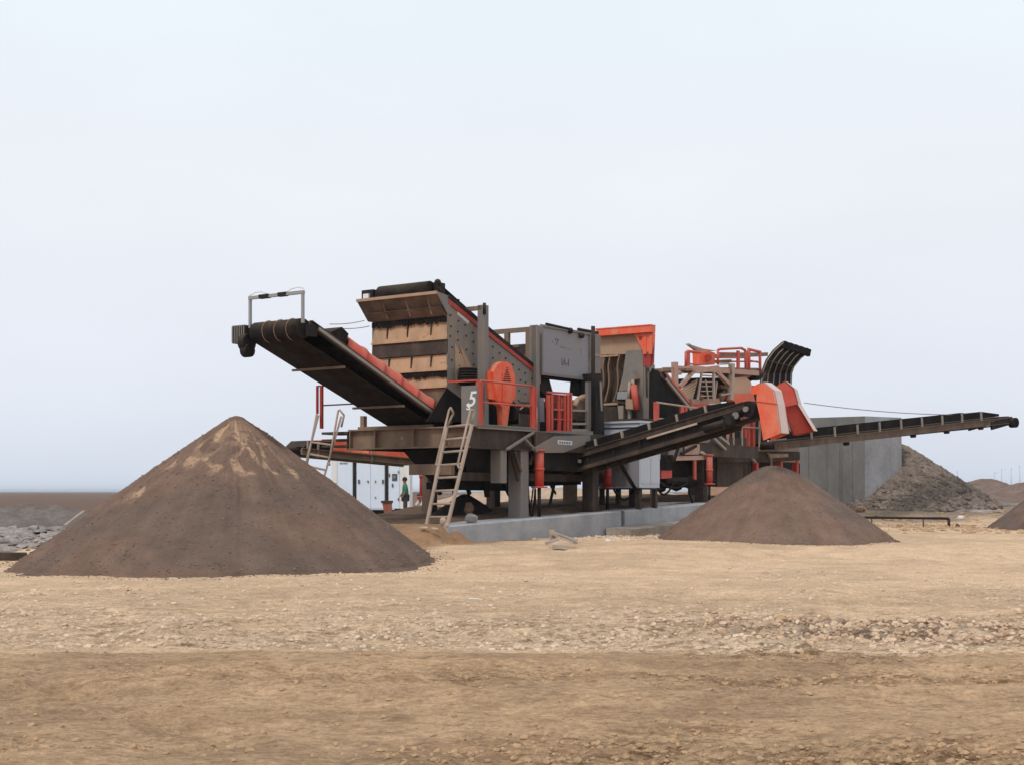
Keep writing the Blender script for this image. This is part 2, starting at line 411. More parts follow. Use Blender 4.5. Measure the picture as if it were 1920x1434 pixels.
def ground_z(X, Y):
    z = gz(X, Y)
    near = 1 - sstep(26, 60, Y)
    rb = rough_band(X, Y)
    big = (fbm(X * .22, Y * .45, 3) - .5) * .16 * near
    mid = (fbm(X * 1.1, Y * 1.5, 4) - .5) * (.05 + .085 * rb) * near
    rid = 1 - np.abs(2 * fbm(X * 3.0 + 40, Y * 3.6, 3) - 1)
    fine = (fbm(X * 8, Y * 8, 3) - .5) * (.032 + .075 * rb) * near + churn(X, Y) * ((fbm(X * 5, Y * 5, 3) - .35) * .16)
    dg = (X + 2.55) * .80 + (Y - 9.3) * .60; al_ = -(X + 2.55) * .60 + (Y - 9.3) * .80
    fine = fine + (-.035 * np.exp(-(dg / .16) ** 2) + .03 * np.exp(-((np.abs(dg) - .24) / .07) ** 2)) * sstep(-2.2, -1.2, al_) * (1 - sstep(1.4, 2.4, al_)) * (.6 + .4 * np.sin(al_ * 30))
    tracks = 0
    for c, amp, wd in ((9.6, .05, .35), (10.9, .045, .3), (13.9, .06, .35), (15.3, .05, .3), (19.5, .04, .5), (21.2, .04, .5)):
        d = Y - c - (fbm(X * .12 + c, 0 * X + c, 2) - .5) * 1.6
        tracks = tracks - amp * np.exp(-(d / wd) ** 2) + amp * .6 * np.exp(-((np.abs(d) - wd * 1.7) / (wd * .5)) ** 2)
    far_rough = (fbm(X * .5, Y * .5, 4) - .5) * .35 * sstep(40, 60, Y) * (1 - sstep(90, 200, Y))
    left = sstep(-5.5, -7.5, X) * sstep(28, 31, Y) * (1 - sstep(60, 80, Y))
    left_h = left * ((fbm(X * .9, Y * .7, 4) - .5) * .34)
    return z + big + mid + fine + tracks * near + (rid - .8) * .05 * rb * near + far_rough + left_h
def mixc(a, b, t): return a + (b - a) * t[..., None]
def ground_c(X, Y, Z):
    c = lambda *v: np.array(v)
    sand = c(.755, .53, .345); brown = c(.485, .322, .195); pale = c(.76, .60, .45); dirt = c(.33, .185, .10); grey = c(.27, .225, .20); land = c(.165, .105, .078)
    n = fbm(X * .5, Y * .8, 4)[...]
    o = mixc(np.broadcast_to(sand, X.shape + (3,)), sand * .86, sstep(.42, .62, n))
    rb = rough_band(X, Y)
    o = mixc(o, pale * .92, sstep(13.5, 15.0, Y + (n - .5) * 3) * (1 - sstep(15.5, 17.5, Y + (n - .5) * 3)) * .5 * 0 + rb * .55 * sstep(12.3, 12.8, Y))
    # grey-violet disturbed strip right of centre
    o = mixc(o, c(.33, .235, .18), churn(X, Y) * .8)
    o = mixc(o, c(.25, .16, .10), .75 * sstep(-.5, 1.0, X) * (1 - sstep(3.0, 4.5, X)) * sstep(11.9, 12.1, Y + (n - .5)) * (1 - sstep(12.35, 12.6, Y + (n - .5) * .5)) * sstep(.4, .6, fbm(X * 3, Y * 5, 3)))
    o = mixc(o, c(.26, .165, .105), .7 * sstep(.35, .6, fbm(X * 2.2, Y * 5, 3)) * np.exp(-((Y - 10.9 - .25 * np.sin(X * 1.3)) / .16) ** 2))
    edge = 12.62 + (fbm(X * 6, Y * 0, 2) - .5) * .10
    o = mixc(o, mixc(np.broadcast_to(brown, X.shape + (3,)), brown * 1.22, sstep(.4, .65, fbm(X * 1.3, Y * 1.3 + 3, 4))), 1 - sstep(-.06, .06, Y - edge))
    o = mixc(o, c(.30, .18, .105), .30 * (1 - sstep(12.3, 12.7, Y)) * sstep(.55, .72, fbm(X * .8 + 30, Y * 1.6, 4)))
    a = (X + .888) * F.A.x + (Y - 33) * F.A.y; b = (X + .888) * F.B.x + (Y - 33) * F.B.y
    o = mixc(o, dirt, .85 * sstep(-4.2, -3.2, a + (n - .5) * 2) * sstep(-1.3, -.6, b + (n - .5) * 1.2) * (1 - sstep(7, 9, b)) * (1 - sstep(14, 22, a)))
    gl = sstep(-5.0, -6.2, X + (n - .5) * 2) * sstep(29.5, 31.0, Y + (n - .5) * 2)
    o = mixc(o, mixc(np.broadcast_to(grey, X.shape + (3,)), grey * 1.65, sstep(.45, .6, fbm(X * 1.5, Y * 1.2, 4))), gl * (1 - sstep(44, 50, Y)))
    o = mixc(o, land, sstep(46, 62, Y + (n - .5) * 12) * (1 - sstep(4, 8, X) * (1 - sstep(66, 80, Y))))
    o = mixc(o, c(.46, .32, .22), sstep(46, 56, Y + (n - .5) * 10) * sstep(-2, 3, X) * (1 - sstep(64, 75, Y + (n - .5) * 10)) * .8)
    o = mixc(o, c(.26, .205, .165), sstep(9, 11, X) * sstep(50, 54, Y + (n - .5) * 5) * (1 - sstep(80, 120, Y)) * .85)
    fine = (vnoise(X * 21, Y * 21) - .5) * .14 * (1 - sstep(12, 30, Y)) + (fbm(X * 4, Y * 5, 3) - .5) * .20
    pit = (.42 + .58 * rb) * (1 - .55 * sstep(17, 24, Y)) * (1 - .5 * sstep(24, 60, Y))
    return np.concatenate([np.clip(o * (1 + fine[..., None]), 0, 1), np.clip(pit, 0, 1)[..., None]], -1)
def spread(a, b, d0, grow, dmax=1e9):
    v = [a]; d = d0
    while v[-1] < b: v.append(v[-1] + d); d = min(dmax, d * grow)
    return v
xr = list(np.arange(0, 6.0, .032)) + spread(6.0, 24, .034, 1.008, .22)[0:] + spread(24.3, 5200, .5, 1.18)
xs = np.array(sorted(set([round(v, 4) for v in xr] + [-round(v, 4) for v in xr])))
ysl = [-400, -150, -60, -25, -10, -4, 0, 2, 3.5, 4.5] + list(np.arange(5.2, 14.0, .027)) + spread(14.0, 62, .03, 1.0045, .17) + spread(62.3, 9000, .4, 1.13)
ys = np.array(ysl)
MG = earth('sandy_ground', None, scale=1.6, attr=True, fine=24, bump=1.0, dist=.045, speck=.42, pits=True)
ground = tag(grid_mesh('ground', xs, ys, ground_z, ground_c, MG), kind='structure')
print('ground verts', len(ground.data.vertices))

def stones(name, n, sampler, rmin, rmax, mat, seed, flat=.6, zf=None, power=2.5):
    """n irregular stones in one mesh; sampler(rng, n) gives x, y"""
    rng = np.random.default_rng(seed)
    p = (1 + 5 ** .5) / 2
    ico = np.array([(-1, p, 0), (1, p, 0), (-1, -p, 0), (1, -p, 0), (0, -1, p), (0, 1, p), (0, -1, -p), (0, 1, -p), (p, 0, -1), (p, 0, 1), (-p, 0, -1), (-p, 0, 1)]) / 1.9
    fc = np.array([(0, 11, 5), (0, 5, 1), (0, 1, 7), (0, 7, 10), (0, 10, 11), (1, 5, 9), (5, 11, 4), (11, 10, 2), (10, 7, 6), (7, 1, 8), (3, 9, 4), (3, 4, 2), (3, 2, 6), (3, 6, 8), (3, 8, 9), (4, 9, 5), (2, 4, 11), (6, 2, 10), (8, 6, 7), (9, 8, 1)])
    x, y = sampler(rng, n); n = len(x)
    r = rmin + (rmax - rmin) * rng.random(n) ** power
    v = ico[None] * (1 + (rng.random((n, 12, 1)) - .5) * .55)
    v = v * (r[:, None] * np.stack([1 + rng.random(n) * .6, 1 + rng.random(n) * .3, flat * (1 + rng.random(n) * .5)], -1))[:, None, :]
    th = rng.random(n) * 6.283; ct, st = np.cos(th), np.sin(th)
    vx = v[..., 0] * ct[:, None] - v[..., 1] * st[:, None]; vy = v[..., 0] * st[:, None] + v[..., 1] * ct[:, None]
    z = (zf or ground_z)(x, y) + r * flat * .25
    V = np.stack([vx + x[:, None], vy + y[:, None], v[..., 2] + z[:, None]], -1).reshape(-1, 3)
    Q = (fc[None] + (np.arange(n) * 12)[:, None, None]).reshape(-1, 3)
    return np_mesh(name, V, Q, mat, smooth=False)
def samp_near(rng, n):
    y = 6.0 + 22 * rng.random(n * 3) ** 1.5; x = (rng.random(n * 3) - .5) * (y * .95 + 3)
    k = rng.random(n * 3) < (rough_band(x, y) * .95 + .06)
    return x[k][:n], y[k][:n]
M['clod'] = earth('pale_clods', [(.48, .345, .235), (.72, .56, .415)], scale=1.2, fine=30, bump=.3, dist=.01, speck=.3)
M['clod2'] = earth('brown_clods', [(.36, .235, .135), (.49, .33, .20)], scale=1.2, fine=30, bump=.3, dist=.01, speck=.3)
def samp_a(rng, n): x, y = samp_near(rng, n * 2); k = y > 12.6; return x[k], y[k]
def samp_b(rng, n): x, y = samp_near(rng, n * 2); k = y <= 12.6; return x[k], y[k]
tag(stones('pale_gravel', 12000, samp_a, .005, .034, 'clod', 5, flat=.75, power=3.2), 'pale clods and gravel strewn over the churned sandy strip', 'gravel', kind='stuff')
tag(stones('brown_gravel', 14000, samp_b, .003, .024, 'clod2', 6, flat=.7, power=3.2), 'small brown clods lying on the darker foreground soil', 'gravel', kind='stuff')
def samp_churn(rng, n):
    y = 13.2 + 3.4 * rng.random(n * 6); x = 1.0 + 6.5 * rng.random(n * 6); k = rng.random(n * 6) < churn(x, y)
    return x[k][:n], y[k][:n]
M['clod3'] = earth('dark_clods', [(.36, .235, .155), (.68, .50, .35)], scale=3, fine=20, bump=.4, dist=.01)
tag(stones('dark_gravel', 2600, samp_churn, .006, .045, 'clod3', 15, flat=.8, power=2.4), 'dark and pale clods heaped along the churned strip at the right', 'gravel', kind='stuff')
def samp_c(rng, n):
    y = 29.5 + 17 * rng.random(n * 2); x = -5.5 - rng.random(n * 2) * 13
    return x, y
M['greystone'] = earth('grey_rubble', [(.16, .13, .12), (.42, .37, .345)], scale=1.5, fine=12, bump=.3, dist=.01)
tag(stones('grey_rubble', 2600, samp_c, .03, .22, 'greystone', 8, flat=.45), 'grey rubble spread over the ground left of the big sand pile', 'rubble', kind='stuff')
def samp_d(rng, n):
    a = 1.5 + 8.5 * rng.random(n); b = -.5 - 2.6 * rng.random(n) ** 1.2
    return -.888 + a * F.A.x + b * F.B.x, 33 + a * F.A.y + b * F.B.y
tag(stones('slab_gravel', 1500, samp_d, .012, .06, 'clod', 9), 'tan gravel along the foot of the concrete slab', 'gravel', kind='stuff')
def samp_e(rng, n):
    y = 40 + 16 * rng.random(n); x = 8 + (y - 40) * .2 + rng.random(n) * 14
    return x, y
tag(stones('right_gravel', 1800, samp_e, .015, .09, 'clod2', 10, flat=.5), 'scattered clods on the sand around the black pipe', 'gravel', kind='stuff')

# ------------------------------------------------------------------ piles
def pile(name, cx, cy, r, ztop, mat, seed, slope_noise=.05, streak=None, tones=((.180, .115, .087), (.148, .103, .081)), rough=.02, capr=.09, nr=210, na=620, sx=1.0, z0=None, kind=None, foot=.06, skew=(0, 0)):
    th = np.linspace(0, 2 * math.pi, na, endpoint=False); rr = np.linspace(0, 1, nr) ** .9
    T, Rr = np.meshgrid(th, rr)
    cxn = 3 + np.cos(T) * 1.5 + seed; cyn = 3 + np.sin(T) * 1.5 + seed * 2
    edge = 1 + (fbm(cxn, cyn, 3) - .5) * .16
    rad = Rr * (r + foot) * edge
    X = cx + np.cos(T) * rad * sx + skew[0] * Rr; Y = cy + np.sin(T) * rad + skew[1] * Rr
    base = gz(X, Y) if z0 is None else np.full(X.shape, z0)
    bc = g1(cx, cy) if z0 is None else z0
    h = ztop - bc
    q = Rr * (r + foot) / r
    sm = capr / r
    prof = 1 - (np.sqrt(q * q + sm * sm) - sm) / (math.sqrt(1 + sm * sm) - sm)
    prof = np.where(prof < .03, .03 * np.exp((prof - .03) / .03) - .012, prof)
    wx, wy = X - cx, Y - cy
    gull = (fbm(np.cos(T) * 7 + seed, np.sin(T) * 7 + Rr * .8, 4) - .5) * slope_noise * np.clip(Rr * 3, 0, 1) * (1 - Rr * .6)
    Z = base + h * prof + gull * h + (fbm(wx * 3.1, wy * 3.1, 4) - .5) * rough * 3 * np.clip(1.15 - q, 0.05, 1) + (vnoise(wx * 19, wy * 19) - .5) * rough
    t0, t1 = np.array(tones[0]), np.array(tones[1])
    C = mixc(np.broadcast_to(t0, X.shape + (3,)), t1, sstep(.38, .62, fbm(wx * .55 + seed, wy * .55 + Z * .5, 3)))
    C = C * (1 + (fbm(wx * 2.5, wy * 2.5 + Z * 2, 3) - .5) * .34)[..., None] * (1 + (fbm(np.cos(T) * 16 + seed, np.sin(T) * 16 + Rr * 1.6, 3) - .5) * .22)[..., None]
    if streak is not None:
        s = streak(T, Rr, wx, wy, Z); C = mixc(C, np.array((.43, .285, .18)), np.clip(s, 0, 1)); C = C * (1 + .55 * np.clip(s, -1, 0))[..., None]
    V = np.stack([X, Y, Z], -1).reshape(-1, 3)
    i = np.arange(nr * na).reshape(nr, na); j = np.roll(i, -1, 1)
    Q = np.stack([i[:-1], i[1:], j[1:], j[:-1]], -1).reshape(-1, 4)
    ctr = np.array([cx, cy, bc]); 
    o = np_mesh(name, V - ctr, Q, mat, C.reshape(-1, 3)); o.location = ctr
    return o
M['pilesand'] = earth('crushed_sand', None, scale=2.6, attr=True, fine=38, bump=.6, dist=.03, speck=.34)
def streak1(T, q, wx, wy, Z):
    # dry material that ran down from the tip, spreading in tongues; T=-90 deg faces the camera
    d = np.degrees(T); d = np.where(d > 180, d - 360, d)
    s = 0
    for c, wd, l0, l1, st in ((-108, 7, .05, .24, 1.0), (-122, 6, .16, .42, 1.0), (-132, 5, .26, .44, .8), (-99, 5, .20, .44, .95), (-80, 4.0, .03, .25, .95), (-72, 3.6, .16, .47, 1.0), (-62, 3.2, .14, .40, .9), (-48, 2.6, .08, .46, .85), (-41, 2.0, .12, .5, .7), (-139, 6, .46, .62, 1.0), (-92, 3, .07, .2, .6)):
        cc = c + (vnoise(q * 14 + c, q * 3) - .5) * 16
        ww = wd * 1.35 * (.35 + .9 * (q - l0) / (l1 - l0)).clip(.2, 1.4)
        s = np.maximum(s, st * np.exp(-((d - cc) / ww) ** 2) * sstep(l0 - .02, l0 + .06, q) * (1 - sstep(l1 - .12, l1, q)))
    m = sstep(.42, .52, fbm(wx * 4.2, wy * 4.2 + Z * 5, 4))
    s = sstep(.22, .70, s * (.62 + .95 * (fbm(wx * 7, wy * 7 + Z * 7, 4) - .1))) * sstep(.25, .60, fbm(wx * 14, wy * 14 + Z * 14, 3) + .12)
    dk = np.exp(-((d + 10) / 13) ** 2) * sstep(.02, .05, q) * (1 - sstep(.20, .30, q))
    tip = .5 * np.exp(-((d + 78) / 45) ** 2) * sstep(.03, .07, q) * (1 - sstep(.16, .26, q))
    return (s * (.35 + .65 * m) + tip * m * .8) * .9 - dk
tag(pile('sand_pile', -5.59, 28.2, 4.14, 3.0, 'pilesand', 1, streak=streak1, skew=(-.07, -.36), slope_noise=.09), 'largest dark brown sand pile, pale streaks below its tip, at the left', 'sand pile', 'sand piles under the conveyor ends')
tag(pile('sand_pile', 6.52, 34.6, 2.84, 2.10, 'pilesand', 5, capr=.42, tones=((.195, .125, .095), (.16, .116, .095))), 'plain brown sand pile in front of the orange chutes', 'sand pile', 'sand piles under the conveyor ends')
tag(pile('sand_pile', 17.3, 44.5, 1.95, 1.72, 'pilesand', 9, tones=((.17, .11, .085), (.14, .10, .085))), 'brown sand pile cut off by the right edge, below the long conveyor', 'sand pile', 'sand piles under the conveyor ends')
M['rubble'] = earth('crushed_rock', [(.155, .12, .10), (.31, .25, .21)], scale=2.0, fine=7, bump=.9, dist=.08, speck=.5)
rub = pile('rock_pile', 16.2, 57.8, 3.9, 3.42, M['rubble'], 12, rough=.07, slope_noise=.05, capr=.2)
tag(rub, 'heap of coarse grey crushed rock against the concrete wall', 'rock pile')
def samp_r(rng, n):
    t = -math.pi * rng.random(n) * 1.0; q = np.sqrt(rng.random(n)) * 3.9
    return 16.2 + np.cos(t) * q, 57.8 + np.sin(t) * q
def rz(x, y):
    q = np.hypot(x - 16.2, y - 57.8) / 3.95
    return gz(x, y) + (3.42 - g1(16.2, 57.8)) * np.clip(1 - q, 0, 1) - .04
rs = stones('loose_rock', 4200, samp_r, .03, .15, 'rubble', 14, flat=.7, zf=rz, power=1.8)
rs.parent = rub; rs.matrix_parent_inverse = Matrix.Translation(-rub.location); rs['kind'] = 'stuff'
def pile_stones(par, cx, cy, r, ztop, n, seed, rmin=.006, rmax=.035):
    def sm(rng, n):
        t = rng.random(n) * 2 * math.pi; q = rng.random(n); foot = rng.random(n) < .28
        q = np.where(foot, .93 + .16 * rng.random(n) ** 1.5, np.sqrt(q) * .97)
        return cx + (np.cos(t) * r - (.07 if r > 4 else 0)) * q, cy + (np.sin(t) * r - (.36 if r > 4 else 0)) * q
    inv = {}
    from mathutils.bvhtree import BVHTree
    me = par.data; vs = np.empty(len(me.vertices) * 3, np.float32); me.vertices.foreach_get('co', vs); vs = vs.reshape(-1, 3)
    bv = BVHTree.FromPolygons(vs.tolist(), [tuple(p.vertices) for p in me.polygons])
    def zf(x, y):
        o_ = []
        for a, b in zip(x, y):
            h = bv.ray_cast(Vector((a - par.location.x, b - par.location.y, 9)), Vector((0, 0, -1)))[0]
            o_.append(h.z + par.location.z if h else -9)
        return np.maximum(np.array(o_), ground_z(np.asarray(x), np.asarray(y)))
    s_ = stones('loose_stones', n, sm, rmin, rmax, 'pilestone', seed, flat=.8, zf=zf, power=2.6)
    s_.parent = par; s_.matrix_parent_inverse = Matrix.Translation(-par.location); s_['kind'] = 'stuff'
M['pilestone'] = earth('pile_stones', [(.14, .10, .08), (.27, .19, .15)], scale=4, fine=30, bump=.3, dist=.01)
for o_ in [o for o in COL.objects if o.name.startswith('sand_pile')]:
    if abs(o_.location.y - 28.2) < .1: pile_stones(o_, -5.59, 28.2, 4.14, 3.0, 7000, 41, .004, .020)
    elif abs(o_.location.y - 34.6) < .1: pile_stones(o_, 6.52, 34.6, 2.84, 2.1, 3800, 42, .004, .017)
# mounds further back
MD = dict(a=earth('brown_earth', [(.15, .105, .085), (.22, .16, .13)], scale=1.2, fine=9, bump=.6, dist=.05),
          b=earth('pale_earth', [(.38, .27, .19), (.52, .39, .29)], scale=.9, fine=8, bump=.6, dist=.06),
          c=earth('black_grit', [(.030, .024, .022), (.05, .04, .035)], scale=2, fine=20, bump=.4, dist=.02),
          d=earth('red_earth', [(.25, .135, .085), (.33, .20, .135)], scale=1, fine=9, bump=.5, dist=.05),
          g=earth('grey_earth', [(.12, .10, .09), (.20, .165, .15)], scale=1.2, fine=8, bump=.6, dist=.05))
def mound(px, py, Y, r, mat, label, seed, sx=1.0, z0=None, rough=.05, capr=.6, name='earth_mound', cat='mound', group=None):
    p = W.px(px, py, Y=Y)
    o = pile(name, p.x, Y, r, p.z, MD[mat], seed, rough=rough, capr=capr, sx=sx, nr=46, na=90, z0=z0, slope_noise=.12)
    return tag(o, label, cat, group)
mound(1848, 897, 82, 3.6, 'a', 'rounded brown mound right of the rock heap, under the far poles', 21, sx=1.1)
mound(1770, 914, 76, 4.0, 'a', 'low brown mound behind the foot of the rock heap', 22, sx=1.2)
mound(1925, 904, 78, 3.0, 'a', 'brown mound at the right edge behind the small sand pile', 23, sx=1.2)
mound(62, 944, 44, 2.0, 'g', 'low dark grey mound at the left edge beyond the rubble', 24, sx=1.5, capr=1.2)
mound(-40, 957, 42, 1.7, 'g', 'grey hump cut by the left edge of the picture', 25, sx=1.5, capr=1.0)
mound(1050, 914, 72, 4.5, 'b', 'pale sand bank seen between the two grey legs under the plant', 26, sx=1.5, capr=2)
mound(1190, 919, 70, 4.0, 'b', 'pale sand bank behind the hanging hoses under the cabinet', 27, sx=1.5, capr=2)
mound(1345, 912, 74, 4.2, 'd', 'reddish bank behind the red frame left of the middle sand pile', 28, sx=1.4, capr=2)
mound(925, 922, 66, 3.2, 'b', 'pale bank seen under the chassis right of the ladder', 29, sx=1.6, capr=2)
mound(790, 922, 74, 3.6, 'a', 'brownish bank behind the two workers', 30, sx=1.6, capr=2)

# ------------------------------------------------------------------ concrete
M['concrete'] = earth('slab_concrete', [(.31, .315, .335), (.45, .452, .465)], scale=1.3, fine=14, bump=.25, dist=.01, speck=.18, rough=.85)
M['concrete2'] = earth('wall_concrete', [(.15, .146, .140), (.205, .203, .20)], scale=.7, fine=10, bump=.25, dist=.01, speck=.2, rough=.85, stretch=(.9, .9, .45))
M['concrete3'] = earth('pale_wall_concrete', [(.27, .278, .30), (.40, .41, .44)], scale=.8, fine=10, bump=.25, dist=.01, speck=.2, rough=.85, stretch=(.9, .9, .7))
M['footing'] = earth('dusty_footing', [(.24, .19, .155), (.38, .33, .29)], scale=1.6, fine=12, bump=.4, dist=.02, speck=.3)
M['dirt'] = earth('spilled_dirt', [(.10, .065, .045), (.20, .125, .08)], scale=1.2, fine=14, bump=.6, dist=.04, speck=.4)
def slab_top(a): return .675 + .033 * (a + 1.54)
def slab(a0, a1, b0, b1, zb, label, drop=0.0, name='concrete_slab', group=None):
    n = 12; rings = []
    for i in range(n + 1):
        a = a0 + (a1 - a0) * i / n; zt = slab_top(a) - drop
        rings.append([(a, b0, zb), (a, b0, zt - .03), (a, b0 + .03, zt), (a, b1, zt), (a, b1, zb)])
    t = MB().rings(rings, smooth=False)
    base = (a0, b0, zb)
    o = t.build(name, 'concrete', None, base); o.location = F.w(*base); o.rotation_euler = (0, 0, F.ang)
    return tag(o, label, 'slab', group)
slab(-1.54, 6.12, -.40, 4.8, -.1, 'long low concrete slab under the grey legs and the leaning ladder')
slab(6.30, 15.0, -.40, 4.8, .1, 'second concrete slab, right of the dark joint, ending behind the middle pile')
t = slab(5.2, 13.5, -1.25, -.48, .0, 'thin concrete footing strip stepped in front of the second slab', drop=.42, name='concrete_footing'); t.data.materials[0] = M['footing']
# loose dirt on the slab
xs_ = np.linspace(-1.5, 14.5, 180); ys_ = np.linspace(-.36, 4.7, 70)
def dz(X, Y):
    m = sstep(-.36, .9, Y + (fbm(X * 1.3, Y * 1.3, 3) - .5) * 1.0) * sstep(-1.5, -1.1, X) * (.35 + .65 * sstep(.2, 1.0, Y))
    return .675 + .033 * (X + 1.54) - .03 + m * (.04 + (.09 + .17 * sstep(2.0, 3.6, X)) * fbm(X * .8 + 4, Y * .8, 4))
sp = grid_mesh('spilled_dirt', xs_, ys_, dz, None, 'dirt'); sp.location = F.w(0, 0, 0); sp.rotation_euler = (0, 0, F.ang)
tag(sp, 'brown spilled dirt covering the concrete slabs under the plant', 'dirt', kind='stuff')
mo = mound(872, 925, 36.6, .98, 'c', 'small black grit heap on the slab behind the leaning ladder', 31, z0=.78, capr=.12, rough=.01, name='grit_heap', cat='grit heap')

# retaining wall of the dump ramp
WL = [Vector((10.6, 57.3, 0)), Vector((14.0, 55.0, 0)), Vector((15.76, 56.1, 0))]
zt, zb = 4.44, .3
wall = Thing('retaining_wall', 'tall grey concrete retaining wall standing behind the long right-hand conveyor', 'wall', (WL[1].x, WL[1].y, zb), W)
def wallface(p, q, name, mat, th=.3, z1=zt, lab=None):
    d = (q - p).normalized(); nrm = Vector((d.y, -d.x, 0))
    m = MB()
    m.prism([p + Vector((0, 0, zb)), q + Vector((0, 0, zb)), q + Vector((0, 0, z1)), p + Vector((0, 0, z1))], -nrm * th)
    return wall.part(name, mat, m, label=lab)
wallface(WL[0], WL[1], 'wall_face', 'concrete2', lab='darker left face with vertical formwork marks')
wallface(WL[1] + Vector((.004, .004, 0)), WL[2], 'wall_face', 'concrete3', lab='lighter right face')
m = MB(); d = (WL[1] - WL[0]).normalized(); nn = Vector((d.y, -d.x, 0))
for s in (.55, .60, .98, 1.06, 1.6, 2.38):
    p = WL[1] - d * s; m.bar(p + nn * .012 + Vector((0, 0, zb)), p + nn * .012 + Vector((0, 0, zt - .5)), .05, .03, up=tuple(nn))
wall.part('formwork_ridge', 'concrete2', m)
m = MB(); d2 = (WL[2] - WL[1]).normalized(); n2 = Vector((d2.y, -d2.x, 0))
for s in (.12, 1.45):
    p = WL[1] + d2 * s; m.bar(p + n2 * .01 + Vector((0, 0, zb)), p + n2 * .01 + Vector((0, 0, zt)), .03, .02, up=tuple(n2))
wall.part('formwork_ridge', 'concrete3', m)
m = MB(); m.prism([WL[0] - d * .0 + Vector((0, 0, zt)), WL[1] + Vector((0, 0, zt)), WL[2] + Vector((0, 0, zt)), WL[2] + Vector((.6, 6, zt)), WL[0] + Vector((.4, 6, zt))], (0, 0, -.2))
wall.part('ramp_top', 'dirt', MB().prism([v - Vector((0, -.32, .05)) for v in [Vector(WL[0]) + Vector((0, 0, zt)), WL[1] + Vector((0, 0, zt)), WL[2] + Vector((-.1, 0, zt)), WL[2] + Vector((.2, 5, zt)), WL[0] + Vector((.4, 5, zt))]], (0, 0, -.2)))

